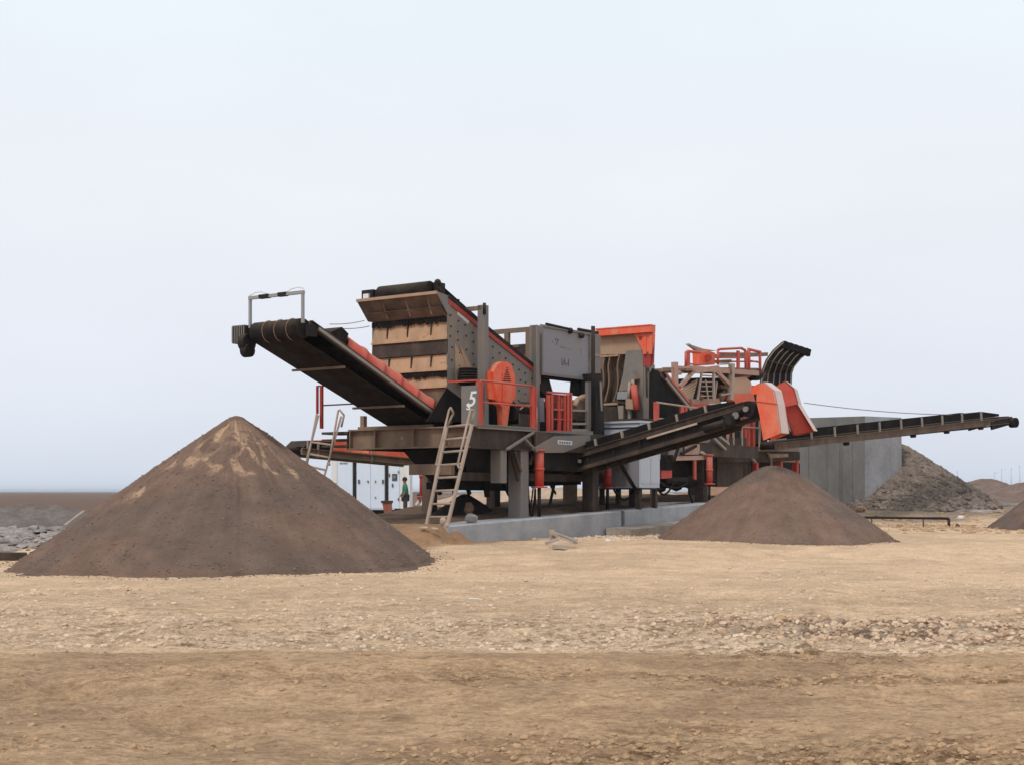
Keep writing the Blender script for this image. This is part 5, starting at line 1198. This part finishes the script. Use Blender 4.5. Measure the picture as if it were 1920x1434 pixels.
# middle structure
P('middle_beam', 'pink', pr([(1296, 748), (1352, 746), (1352, 756), (1300, 760)], bn + .2, .2))
P('red_beam', 'red', pr([(1290, 757), (1330, 757), (1330, 763), (1290, 764)], bn + .1, .2))
P('screen_panel', 'cream', MB().prism([Q(x, y, bn + .3) for x, y in ((1276, 731), (1284, 726), (1309, 710), (1299, 748), (1292, 752))], (0, .08, 0)), label='slanted tan panel')
m = MB()
for k in range(6): m.bar(Q(1278 + k * 2.5, 732 + k * 3.2, bn + .28), Q(1307 - k * 1.4, 714 + k * 6, bn + .28), .02, .02)
P('slat', 'rail', m)
P('dark_bay', 'dark', pr([(1309, 708), (1376, 708), (1376, 752), (1300, 750)], bn + .5, .8))
P('bay_frame', 'pink', MB().bar(Q(1276, 700), Q(1272, 698), .1).bar(Q(1304, 692), Q(1274, 726), .11).bar(Q(1286, 690, 1.0), Q(1420, 700, 1.0), .14, .16).bar(Q(1336, 690), Q(1370, 724), .13).bar(Q(1300, 696), Q(1345, 690), .16).bar(Q(1316, 704), Q(1352, 706), .05))
P('bay_post', 'rail', MB().bar(Q(1338, 694, .95), Q(1338, 750, .95), .07).bar(Q(1372, 682, .95), Q(1370, 750, .95), .16).bar(Q(1316, 696, .95), Q(1308, 750, .95), .06).bar(Q(1344, 716, .95), Q(1340, 748, .95), .05).bar(Q(1352, 740, .95), Q(1372, 737, .95), .05).bar(Q(1323, 712, .95), Q(1328, 750, .95), .04))
m = MB()
for y in (716, 724, 733, 742): m.bar(Q(1316 - (y - 716) * .1, y, .97), Q(1340, y, .97), .03)
P('rung', 'rail', m)
P('pipe_hoop', 'rail', MB().path([Q(1350, 683, .9), Q(1366, 682, .9), Q(1371, 686, .9), Q(1372, 700, .9)], .035, n=6))
P('bay_clutter', 'brown', MB().ball(Q(1352, 744, 1.2), .16).ball(Q(1358, 737, 1.2), .12).box(Q(1346, 726, 1.3).x, Q(1364, 726, 1.3).x, 1.2, 1.5, Q(1350, 728, 1.3).z, Q(1350, 722, 1.3).z).ball(Q(1314, 744, 1.2), .12))
P('hopper_side', 'flesh', pr([(1376, 708), (1398, 706), (1408, 716), (1412, 738), (1374, 740)], bn + .1, .3), label='flat pinkish panel')
P('hopper_base', 'orange', pr([(1374, 739), (1412, 736), (1416, 752), (1378, 758)], bn, .3))
P('tall_post', 'pink', MB().bar(Q(1265, 679, .9), Q(1266, 735, .9), .16))
P('post_tie', 'pink', MB().bar(Q(1268, 688, .9), Q(1300, 690, .9), .07))
P('thin_frame', 'rail', MB().path([Q(1240, 700, .9), Q(1242, 690, .9), Q(1268, 689, .9)], .018, n=5))
# upper deck with orange guard, railings
P('orange_guard', 'orange', pr([(1311, 660), (1328, 658), (1341, 662), (1340, 684), (1312, 686)], bn + .3, .25))
P('guard_hub', 'deepred', MB().tube(Q(1328, 671, bn + .3), Q(1328, 671, bn + .2), .12, n=12))
P('feed_lip', 'pink', MB().prism([Q(x, y, bn + .6) for x, y in ((1291, 645), (1318, 654), (1345, 658), (1312, 661))], (0, .12, 0)), label='pale slanted feed lip')
P('lip_edge', 'strip', MB().bar(Q(1290, 646, bn + .58), Q(1312, 660, bn + .58), .09, .06))
P('upper_beam', 'brown', pr([(1345, 664), (1440, 661), (1440, 668), (1345, 672)], bn + .8, .2).prism([Q(x, y, bn + .4) for x, y in ((1320, 676), (1372, 674), (1372, 680), (1320, 682))], (0, .2, 0)))
P('upper_deck', 'brown', pr([(1285, 688), (1420, 690), (1420, 697), (1285, 694)], bn, 1.6))
P('upper_under', 'pink', pr([(1372, 696), (1418, 698), (1404, 708), (1376, 704)], bn + .2, .6))
ru = P('upper_railing', 'red', MB().path([Q(1286, 690), Q(1286, 662), Q(1290, 659), Q(1312, 661)], .05, n=6))
P('upper_railing', 'red', MB().path([Q(1346, 684), Q(1346, 657), Q(1350, 655), Q(1390, 653), Q(1397, 657), Q(1398, 690)], .045, n=6)); P('upper_railing', 'red', MB().path([Q(1403, 692), Q(1403, 655), Q(1424, 660), Q(1426, 700)], .05, n=6)); P('mid_rail', 'red', MB().path([Q(1288, 682), Q(1312, 684)], .03, n=6)); P('mid_rail', 'red', MB().path([Q(1346, 671), Q(1398, 671)], .03, n=6)); P('mid_rail', 'red', MB().path([Q(1404, 676), Q(1425, 680)], .03, n=6)); P('back_rail', 'red', MB().path([Q(1345, 662, 3.0), Q(1420, 663, 3.0)], .035, n=6).path([Q(1345, 678, 3.0), Q(1420, 678, 3.0)], .035, n=6))
for x, w_ in ((1290, .18), (1384, .16), (1399, .14), (1404, .15), (1425, .10)): p = Q(x, 660); P('red_post', 'red', MB().box(p.x - w_ / 2, p.x + w_ / 2, bn - .03, bn + .03, Q(x, 692).z, Q(x, 658).z), ru)
P('motor', 'dark', MB().tube(Q(1406, 702, bn + .3), Q(1420, 702, bn + .3), .22, n=14).tube(Q(1398, 712, bn + .4), Q(1418, 706, bn + .4), .10, n=10))
# flared hopper wing
wing = [(1426, 722), (1427, 703), (1431, 684), (1440, 668), (1450, 655), (1470, 641)]
tipr = (1522, 656)
yb = 2.0
def ribline(k, n=6):
    u = k / n
    return [((1426) * (1 - u) + 1482 * u, 722), (1428 * (1 - u) + 1483 * u, 700 + 0 * u), (1437 * (1 - u) + 1487 * u, 676 + 12 * u), (1450 * (1 - u) + 1500 * u, 658 + 14 * u), (1468 * (1 - u) + 1518 * u, 642 + 16 * u)]
n_r = 5; rows = [ribline(k, n_r) for k in range(n_r + 1)]
# the wing is a bent sheet: lower part upright, upper part flaring towards the viewer's right
V_, F_ = [], []
for k, r in enumerate(rows):
    for j, (x, y) in enumerate(r):
        bb = 2.3 - k * .10 - (.25 * max(0, j - 1))
        V_.append(Q(x, y, bb))
nj = 5
for k in range(n_r):
    for j in range(nj - 1):
        F_.append((k * nj + j, (k + 1) * nj + j, (k + 1) * nj + j + 1, k * nj + j + 1))
m = MB().add(V_, F_); m.add([v + Vector((.05, .06, .03)) for v in V_], F_)
wg = P('hopper_wing', 'dark', m, label='dark flared hopper wing with ribs')
for k in range(n_r + 1):
    m = MB()
    for j in range(nj - 1):
        p, q = V_[k * nj + j], V_[k * nj + j + 1]; m.bar(p + Vector((-.02, -.04, 0)), q + Vector((-.02, -.04, 0)), .035, .04)
    P('rib', 'strip', m, wg)
m = MB()
for k in range(n_r):
    p, q = V_[k * nj + 4], V_[(k + 1) * nj + 4]; m.bar(p + Vector((-.04, -.03, -.08)), q + Vector((-.08, -.03, -.10)), .14, .26)
P('wing_rim', 'black', m, wg)
m = MB()
for k in range(n_r):
    p, q = V_[k * nj + 2], V_[(k + 1) * nj + 2]; m.bar(p + Vector((-.01, -.03, 0)), q + Vector((-.01, -.03, 0)), .05, .05)
P('wing_band', 'chassis', m, wg)
edge_ = [V_[j] for j in range(nj)]
P('wing_cheek', 'chassis', MB().prism([edge_[0], edge_[1], edge_[2], edge_[3], edge_[4], edge_[4] + Vector((.10, 0, -.12)), edge_[3] + Vector((.25, 0, -.1)), edge_[2] + Vector((.25, 0, -.05)), edge_[0] + Vector((.3, 0, 0))], (0, -.03, 0)), wg)
P('hopper_box', 'dark', pr([(1428, 722), (1484, 722), (1484, 790), (1428, 790)], 1.9, 1.2))

# ------------------------------------------------------------------ generator container far behind
G0 = W.px(622, 955, Y=60)
GE = Thing('generator_container', 'white and pale blue generator container standing behind the big sand pile', 'generator', (G0.x, 60, g1(G0.x, 60)), W)
P = GE.part
xl, xr_ = W.px(622, 900, Y=60).x, W.px(768, 900, Y=60).x
zt_, zb_ = W.px(700, 855, Y=60).z, W.px(700, 955, Y=60).z
P('body', 'genset', MB().box(xl, xr_, 60, 61.6, zb_, zt_))
P('corner_panel', 'white', MB().box(W.px(750, 0, Y=60).x, xr_ + .01, 59.97, 61.62, zb_ + .02, zt_ - .01)); P('corner_panel', 'white', MB().box(xl - .01, W.px(632, 0, Y=60).x, 59.97, 61.62, zb_ + .02, zt_ - .01))
for x0_, x1_ in ((662, 668), (722, 728)): P('divider', 'dark', MB().box(W.px(x0_, 0, Y=60).x, W.px(x1_, 0, Y=60).x, 59.96, 60.02, zb_, zt_ - .02))
P('skid', 'black', MB().box(xl + .05, xr_ - .3, 60.05, 61.5, g1(G0.x, 60) - .1, zb_))
for x0_, x1_ in ((633, 661), (669, 694.6), (695.4, 721), (729, 749)):
    dd = P('door', 'genset', MB().box(W.px(x0_, 0, Y=60).x, W.px(x1_, 0, Y=60).x, 59.975, 60.0, zb_ + .06, zt_ - .06))
for x_, y_, w_, h_ in ((673, 902, 3.2, 7), (718, 902, 3.2, 7), (690, 902, 2.2, 4), (704, 902, 1.6, 4), (704, 932, 1.6, 3), (736, 909, 2.5, 6), (730, 890, 2, 6), (747, 935, 2.4, 4), (747, 884, 1.6, 4)):
    p = W.px(x_, y_, Y=59.97); P('handle', 'ink', MB().box(p.x - w_ * .0115, p.x + w_ * .0115, 59.93, 59.975, p.z - h_ * .0115, p.z + h_ * .0115))
p = W.px(740, 894, Y=59.97); sc_ = P('control_window', 'ink', MB().box(p.x - .11, p.x + .11, 59.95, 59.975, p.z - .15, p.z + .15))
P('gauge', 'steel', MB().box(p.x - .05, p.x + .03, 59.94, 59.95, p.z - .04, p.z + .06), sc_)
m = MB()
for k in range(6): p = W.px(637 + k * 2.6, 868, Y=59.97); m.box(p.x, p.x + .038, 59.968, 59.975, p.z - .04, p.z + .04)
P('small_print', 'ink', m)
# tilted red bin and white trough
p = W.px(729, 967, Y=57); bb = g1(p.x, 57)
BN = Thing('metal_bin', 'rust red bin leaning in front of the white generator container', 'bin', (p.x, 57, bb), W)
def frus(x, y, z, w0, w1, d, h, tx=0):
    return MB().add([(x - w0, y - d, z), (x + w0, y - d, z), (x + w0, y + d, z), (x - w0, y + d, z), (x - w1 + tx, y - d * 1.2, z + h), (x + w1 + tx, y - d * 1.2, z + h), (x + w1 + tx, y + d * 1.2, z + h), (x - w1 + tx, y + d * 1.2, z + h)], [(0, 1, 2, 3), (0, 4, 5, 1), (1, 5, 6, 2), (2, 6, 7, 3), (3, 7, 4, 0)])
M['rustred'] = paint('rusty_red', (.30, .075, .045), dust=.25, rust=.3)
BN.part('bin_body', 'rustred', frus(p.x, 57, bb, .13, .19, .14, .66, -.07)); BN.part('bin_rim', 'chassis', MB().box(p.x - .30, p.x + .16, 56.80, 57.2, bb + .64, bb + .74))
p = W.px(755, 963, Y=56.5); bb = g1(p.x, 56.5)
TR = Thing('white_trough', 'long white curved trough on the ground beside the green figure', 'trough', (p.x, 56.5, bb), W)
pts = [W.px(x, y, Y=56.5) for x, y in ((738, 960), (750, 961), (762, 959), (772, 955))]
TR.part('trough_shell', 'white', MB().path([(q.x, q.y, max(q.z, bb + .05)) for q in pts], .07, n=8)); TR.part('trough_lining', 'dark', MB().box(pts[0].x + .05, pts[2].x, 56.4, 56.8, bb, pts[0].z + .16))

# ------------------------------------------------------------------ people
M['skin'] = paint('skin', (.17, .085, .055), dust=0, rough=.6, var=.05); M['hair'] = paint('hair', (.012, .010, .009), dust=0, rough=.8)
M['green'] = paint('green_cloth', (.018, .17, .13), dust=.05, rough=.9, var=.2); M['cloth'] = paint('white_cloth', (.62, .58, .55), dust=.15, rough=.9); M['darkcloth'] = paint('dark_cloth', (.035, .03, .035), dust=.1, rough=.9)
def skin_mesh(name, joints, edges, radii, mat, parent, root=0, extra=None, sub=2):
    me = bpy.data.meshes.new(name); me.from_pydata([tuple(j) for j in joints], edges, [])
    o = bpy.data.objects.new(name, me); COL.objects.link(o)
    o.modifiers.new('skin', 'SKIN'); 
    for i, v in enumerate(me.skin_vertices[0].data if me.skin_vertices else []): pass
    if not me.skin_vertices:
        bm = bmesh.new(); bm.from_mesh(me); bm.verts.layers.skin.verify(); bm.to_mesh(me); bm.free()
    for i, v in enumerate(me.skin_vertices[0].data):
        r = radii[i]; v.radius = (r, r) if not isinstance(r, tuple) else r; v.use_root = (i == root)
    s = o.modifiers.new('sub', 'SUBSURF'); s.levels = sub; s.render_levels = sub
    bpy.context.view_layer.update()
    me2 = bpy.data.meshes.new_from_object(o.evaluated_get(bpy.context.evaluated_depsgraph_get()))
    bpy.data.objects.remove(o)
    if extra:
        bm = bmesh.new(); bm.from_mesh(me2)
        tmp = bpy.data.meshes.new('t'); tmp.from_pydata(extra.v, [], extra.f); bm.from_mesh(tmp); bm.to_mesh(me2); bm.free(); bpy.data.meshes.remove(tmp)
    for p_ in me2.polygons: p_.use_smooth = True
    me2.materials.clear(); me2.materials.append(M[mat]); me2.name = name
    o = bpy.data.objects.new(name, me2); COL.objects.link(o); o.parent = parent
    return o
def person(label, loc, rz, pose, cloth, trouser, hairmat='hair'):
    e = bpy.data.objects.new('person', None); COL.objects.link(e); e.location = loc; e.rotation_euler = (0, 0, rz); tag(e, label, 'person')
    J = pose; names = list(J); idx = {n: i for i, n in enumerate(names)}
    ed = [('pelvis', 'waist'), ('waist', 'chest'), ('chest', 'neck'), ('neck', 'head'), ('head', 'crown')]
    for s in 'lr': ed += [('chest', 'sh' + s), ('sh' + s, 'el' + s), ('el' + s, 'wr' + s), ('wr' + s, 'pa' + s), ('pelvis', 'hip' + s), ('hip' + s, 'kn' + s), ('kn' + s, 'an' + s), ('an' + s, 'toe' + s)]
    rad = dict(pelvis=.13, waist=.12, chest=.14, neck=.055, head=.085, crown=.075, sh=.06, el=.045, wr=.028, pa=.032, hip=.09, kn=.058, an=.038, toe=.03)
    R_ = [rad.get(n) or rad[n[:-1]] for n in names]
    ex = MB()
    hd = Vector(J['head']); fw = Vector((1, 0, 0))
    ex.ball(hd + Vector((.085, 0, -.01)), .016, 6).ball(hd + Vector((0, .085, 0)), .02, 6).ball(hd + Vector((0, -.085, 0)), .02, 6)
    ex.ball(hd + Vector((.078, .03, .02)), .01, 6).ball(hd + Vector((.078, -.03, .02)), .01, 6)
    for s in 'lr':
        w_, p_ = Vector(J['wr' + s]), Vector(J['pa' + s]); d = (p_ - w_).normalized(); sd_ = d.cross(Vector((0, 0, 1))); sd_ = sd_.normalized() if sd_.length > .1 else Vector((0, 1, 0)); dn = d.cross(sd_)
        for k in range(4):
            f0 = p_ + sd_ * (-.027 + .018 * k); f1 = f0 + d * (.034 + .004 * (1 - abs(k - 1.5))) ; f2 = f1 + (d * .8 + dn * .5).normalized() * .028
            ex.tube(f0, f1, .009, .008, n=6).tube(f1, f2, .008, .006, n=6)
        ex.tube(w_.lerp(p_, .4) - sd_ * .02, w_.lerp(p_, .8) - sd_ * .055, .010, .008, n=6)
    skin_mesh('body', [J[n] for n in names], [(idx[a], idx[b]) for a, b in ed], R_, 'skin', e, idx['pelvis'], ex)
    tn = ['pelvis', 'waist', 'chest', 'shl', 'shr', 'ell', 'elr']; ti = {n: i for i, n in enumerate(tn)}
    jj = {n: Vector(J[n]) for n in tn}; hem = Vector(J['pelvis']) - Vector((0, 0, .18)) if J['pelvis'][2] > .6 else Vector(J['pelvis']) + Vector((.05, 0, -.06))
    skin_mesh('shirt', [jj[n] for n in tn] + [hem], [(0, 1), (1, 2), (2, 3), (2, 4), (3, 5), (4, 6), (0, 7)], [.155, .145, .165, .085, .085, .062, .062, .17], cloth, e, 0)
    tn = ['pelvis', 'hipl', 'hipr', 'knl', 'knr', 'anl', 'anr']
    jj = [Vector(J[n]) for n in tn]; jj[5] = jj[3].lerp(jj[5], .92); jj[6] = jj[4].lerp(jj[6], .92)
    skin_mesh('trousers', jj, [(0, 1), (0, 2), (1, 3), (2, 4), (3, 5), (4, 6)], [.15, .11, .11, .08, .08, .06, .06], trouser, e, 0)
    h = MB().ball(hd + Vector((-.02, 0, .045)), .105, 12, (1, .95, .95)); h.build('hair', hairmat, e)
    return e
stand = dict(pelvis=(0, 0, .92), waist=(0, 0, 1.08), chest=(.01, 0, 1.30), neck=(.02, 0, 1.46), head=(.04, 0, 1.57), crown=(.035, 0, 1.66),
             shl=(.0, .18, 1.38), ell=(.02, .23, 1.12), wrl=(.12, .2, .92), pal=(.16, .19, .86), shr=(.0, -.18, 1.38), elr=(.03, -.23, 1.12), wrr=(.16, -.16, .96), par=(.21, -.15, .91),
             hipl=(0, .09, .88), knl=(.03, .1, .48), anl=(0, .1, .08), toel=(.14, .11, .04), hipr=(0, -.09, .88), knr=(-.02, -.1, .48), anr=(-.05, -.1, .08), toer=(.09, -.11, .04))
squat = dict(pelvis=(-.12, 0, .30), waist=(-.08, 0, .46), chest=(.04, 0, .66), neck=(.12, 0, .80), head=(.17, 0, .90), crown=(.18, 0, .98),
             shl=(.04, .17, .74), ell=(.20, .21, .54), wrl=(.36, .12, .46), pal=(.42, .10, .43), shr=(.04, -.17, .74), elr=(.20, -.21, .54), wrr=(.36, -.12, .46), par=(.42, -.10, .43),
             hipl=(-.10, .09, .28), knl=(.28, .15, .46), anl=(.08, .13, .08), toel=(.22, .15, .04), hipr=(-.10, -.09, .28), knr=(.28, -.15, .46), anr=(.08, -.13, .08), toer=(.22, -.15, .04))
p = W.px(760, 970, Y=56); 
k_ = 1.0
person('standing person in a long green shirt beside the generator container', (p.x, 56, g1(p.x, 56)), R(192), stand, 'green', 'darkcloth')
p = W.px(792, 968, Y=55); person('crouching person in white with dark hair, right of the green-shirted one', (p.x, 55, g1(p.x, 55) - .0), R(215), squat, 'cloth', 'darkcloth')

# ------------------------------------------------------------------ wires, pipe, poles, litter
def wire(label, p, q, sag, r=.012, mat='rail'):
    pts = []
    for i in range(17):
        t = i / 16; v = Vector(p).lerp(Vector(q), t); v.z -= sag * 4 * t * (1 - t); pts.append(v)
    o = MB().path(pts, r, n=5).build('wire', mat, None, pts[0]); o.location = pts[0]
    tag(o, label, 'wire')
wr = F.w(-4.0 + .5, 1.2, 5.0)
wire('upper thin stay wire from the discharge conveyor to the tan screen box', W.px(618, 608, Y=30.6), F.w(af - .3, b1, zf(597)), .03, .010)
wire('lower thin stay wire from the discharge conveyor to the tan screen box', W.px(632, 616, Y=30.9), F.w(af - .1, b1, zf(606)), .03, .010)
wire('grey cable running from the farther chute down to the long conveyor', W.px(1508, 755, Y=47.3), W.px(1802, 777, Y=54.6), .10, .016, 'steel')
# black pipe on the ground
p0 = W.px(1600, 969, Y=47); p1_ = W.px(1778, 974, Y=46)
PI_ = Thing('black_pipe', 'long thin black pipe with a bent end lying right of the middle pile', 'pipe', (p1_.x, 46, g1(p1_.x, 46)), W)
PI_.part('pipe_run', 'dark', MB().path([p0, (p1_.x, 46, p0.z - .02)], .042, n=8)); PI_.part('elbow', 'dark', MB().path([(p1_.x - .02, 46, p0.z - .02), (p1_.x + .02, 46, p0.z - .06), (p1_.x + .02, 46, g1(p1_.x, 46) - .05)], .05, n=8))
PI_.part('foot', 'dark', MB().bar((p0.x + .6, 46.9, p0.z), (p0.x + .6, 46.9, g1(p0.x, 47) - .1), .03)); PI_.part('foot', 'dark', MB().bar((p1_.x - .8, 46.1, p0.z), (p1_.x - .8, 46.1, g1(p0.x, 46) - .1), .03))
# far poles
for i, (x, top, base, lab) in enumerate(((1864, 884, 905, 'faint far pole with a short arm, leftmost of the row at the right edge'), (1878, 880, 905, 'faint far pole, second from the left in the row at the right edge'),
                                     (1896, 878, 906, 'faint far pole, third in the row at the right edge'), (1912, 874, 906, 'tallest faint far pole, nearest the right edge'), (1795, 884, 905, 'lone faint pole above the slope of the rock heap'))):
    Yp = 420; p = W.px(x, top, Y=Yp); zg = .4
    Tn = Thing('utility_pole', lab, 'pole', (p.x, Yp, zg), W, 'utility poles in the far distance')
    Tn.part('pole_shaft', 'cabin', MB().tube((p.x, Yp, zg), (p.x, Yp, p.z), .20, .10, n=8))  # pale metal tone with the distance haze put into it
    if i in (0,): Tn.part('cross_arm', 'cabin', MB().bar((p.x, Yp, p.z - .3), (p.x + 1.0, Yp, p.z - .3), .16))
    else: Tn.part('pole_cap', 'cabin', MB().tube((p.x, Yp, p.z), (p.x, Yp, p.z + .2), .16, .12, n=8))
# litter and boards
def lump(label, px, py, Y, sx, sy, sz, mat, seed, name='rock', cat='rock', group=None, zoff=0.0, ground_=True, rot=0.0):
    p = W.px(px, py, Y=Y); rng = random.Random(seed); z = (float(ground_z(np.array([p.x]), np.array([Y]))[0]) if ground_ else p.z) + zoff
    m = MB().ball((0, 0, sz * .5), 1, 10, (1, 1, 1))
    sx, sy, sz = sx * .5, sy * .5, sz * .62
    m.v = [(v[0] * sx * (1 + rng.uniform(-.2, .2)), v[1] * sy * (1 + rng.uniform(-.2, .2)), sz * .4 + (v[2] - sz * .5) * sz * (1 + rng.uniform(-.2, .2))) for v in m.v]
    m.sm = [False] * len(m.sm)
    o = m.build(name, mat); o.location = (p.x, Y, z); o.rotation_euler = (0, 0, rot)
    return tag(o, label, cat, group)
M['rockmat'] = earth('pale_rock', [(.34, .25, .18), (.55, .44, .34)], scale=3, fine=18, bump=.4, dist=.02)
def yg(py): return max(5.0, EYE * FPX / (py - HY))
lump('small blue-grey bundle on the slab edge, right of the ladder foot', 884, 978, 32.6, .30, .22, .20, 'panel', 3, 'bundle', 'bundle', zoff=0.03, ground_=False)
lump('rounded tan rock on the slab just behind the blue-grey bundle', 879, 958, 34.2, .24, .22, .26, 'dirt', 4, ground_=False)
lump('tan rock between the feet of the leaning ladder', 830, 979, 31.6, .16, .14, .13, 'rockmat', 5, ground_=False)
lump('flat stone left of the ladder feet', 795, 990, 31.0, .20, .12, .06, 'rockmat', 6, ground_=False)
lump('pale stone under the lowest ladder rung', 815, 993, 31.0, .18, .12, .07, 'rockmat', 7, ground_=False)
lump('reddish stone touching the right foot of the ladder', 838, 986, 31.2, .12, .12, .10, 'rockmat', 11, ground_=False)
lump('white scrap lying alone on the sand below the concrete slab', 888, 1113, 18.9, .22, .05, .03, 'white', 8, 'paper_scrap', 'scrap', rot=.3)
lump('thin white scrap on the sand below the big pile', 192, 1171, 15.0, .22, .035, .02, 'white', 9, 'paper_scrap', 'scrap')
lump('tan-white scrap in front of the joint between the slabs', 1141, 999, 32.6, .14, .08, .05, 'white', 10, 'paper_scrap', 'scrap')
lump('dark loose stone right of the bent end of the black pipe', 1912, 988, 44, .22, .2, .16, 'dirt', 12)
lump('dark clod on the sand at the far right', 1795, 985, 46, .16, .16, .14, 'dirt', 13)
lump('white stone on the low ground beside the brown far mound', 1824, 932, 64, .22, .2, .18, 'white', 14)
lump('white stone in front of the foot of the rock heap', 1802, 962, 52, .28, .2, .14, 'white', 15)
lump('dark hollowed debris heap right of the rock heap', 1842, 938, 60, 1.5, .8, .40, 'dark', 16, 'debris_heap', 'debris', zoff=-.1)
lump('grey slab of debris in front of the far brown mound', 1872, 944, 58, 1.2, .6, .25, 'greystone', 17, 'debris_heap', 'debris', zoff=-.05)
lump('long flat grey debris lying below the rock heap', 1830, 958, 54, 2.0, .5, .18, 'greystone', 18, 'debris_heap', 'debris', zoff=-.05)
lump('dark flat debris at the foot of the concrete wall', 1600, 949, 54, .9, .4, .2, 'dirt', 19, 'debris_heap', 'debris')
lump('dark churned clod heap on the right of the pale strip', 1465, 1160, 15.6, .16, .14, .09, 'clod2', 20, 'clod', 'clod')
lump('dark clod at the right of the churned pale strip', 1545, 1155, 15.9, .14, .12, .10, 'clod2', 24, 'clod', 'clod')
# broken boards by the slab
def board(label, p, q, w_, h_, mat='wood', lift=0.0):
    o = MB().bar(p, q, w_, h_).build('board', mat, None, p); o.location = p; tag(o, label, 'board', 'broken boards in front of the slab')
Yb = 30.4
gzb = .25
board('pale board sloping down to the right in the debris before the slab', W.px(1036, 998, Y=Yb + .2), W.px(1079, 1017, Y=Yb - .3), .14, .05)
board('upright pale board end standing in the debris before the slab', W.px(1034, 993, Y=Yb + .3), W.px(1036, 1012, Y=Yb + .2), .12, .04, 'rail')
board('short flat board at the bottom of the debris before the slab', W.px(1036, 1024, Y=Yb - .5), W.px(1062, 1026, Y=Yb - .5), .22, .08)
board('dark-shadowed board leaning left in the debris before the slab', W.px(1024, 1018, Y=Yb - .2), W.px(1046, 1010, Y=Yb - .1), .14, .05)
board('thin stick across the top of the debris before the slab', W.px(1046, 1000, Y=Yb), W.px(1082, 1012, Y=Yb - .4), .05, .03)
# dark planks at the left edge and fallen stakes
def plank(label, a, b, Ya, Yb_, w_, h_, mat):
    p, q = W.px(*a, Y=Ya), W.px(*b, Y=Yb_); o = MB().bar(p, q, w_, h_).build('plank', mat, None, p); o.location = p; tag(o, label, 'plank')
plank('dark flat plank on the ground at the left edge, beside the big pile', (-30, 1042), (50, 1043), 28.0, 28.3, .34, .17, 'chassis')
plank('dark stake lying on the grey rubble at the left', (44, 1002), (86, 999), 36, 36.5, .12, .10, 'dark')
plank('thin dark pole on the rubble touching the big pile', (82, 1001), (112, 1001), 37, 37, .10, .07, 'dark')
plank('pale broken pole resting slanted on the rubble by the big pile', (122, 985), (158, 958), 40, 41, .09, .07, 'wood')
plank('pale short pole across the dark stake in the rubble', (44, 999), (62, 995), 35.8, 35.8, .10, .08, 'wood')

# ------------------------------------------------------------------ air
hz = bpy.data.materials.new('haze_air'); hz.use_nodes = True
t = hz.node_tree; t.nodes.clear()
o_ = t.nodes.new('ShaderNodeOutputMaterial'); v_ = t.nodes.new('ShaderNodeVolumePrincipled')
v_.inputs['Color'].default_value = (.80, .87, .97, 1); v_.inputs['Density'].default_value = .00022; v_.inputs['Anisotropy'].default_value = .2
t.links.new(v_.outputs[0], o_.inputs['Volume'])
M['haze'] = hz
if HAZE:
    hb = MB().box(-6000, 6000, -900, 9600, -4, 9.0).build('haze', 'haze', None)
    tag(hb, kind='stuff'); hb['label'] = 'thin bluish haze over the far plain'
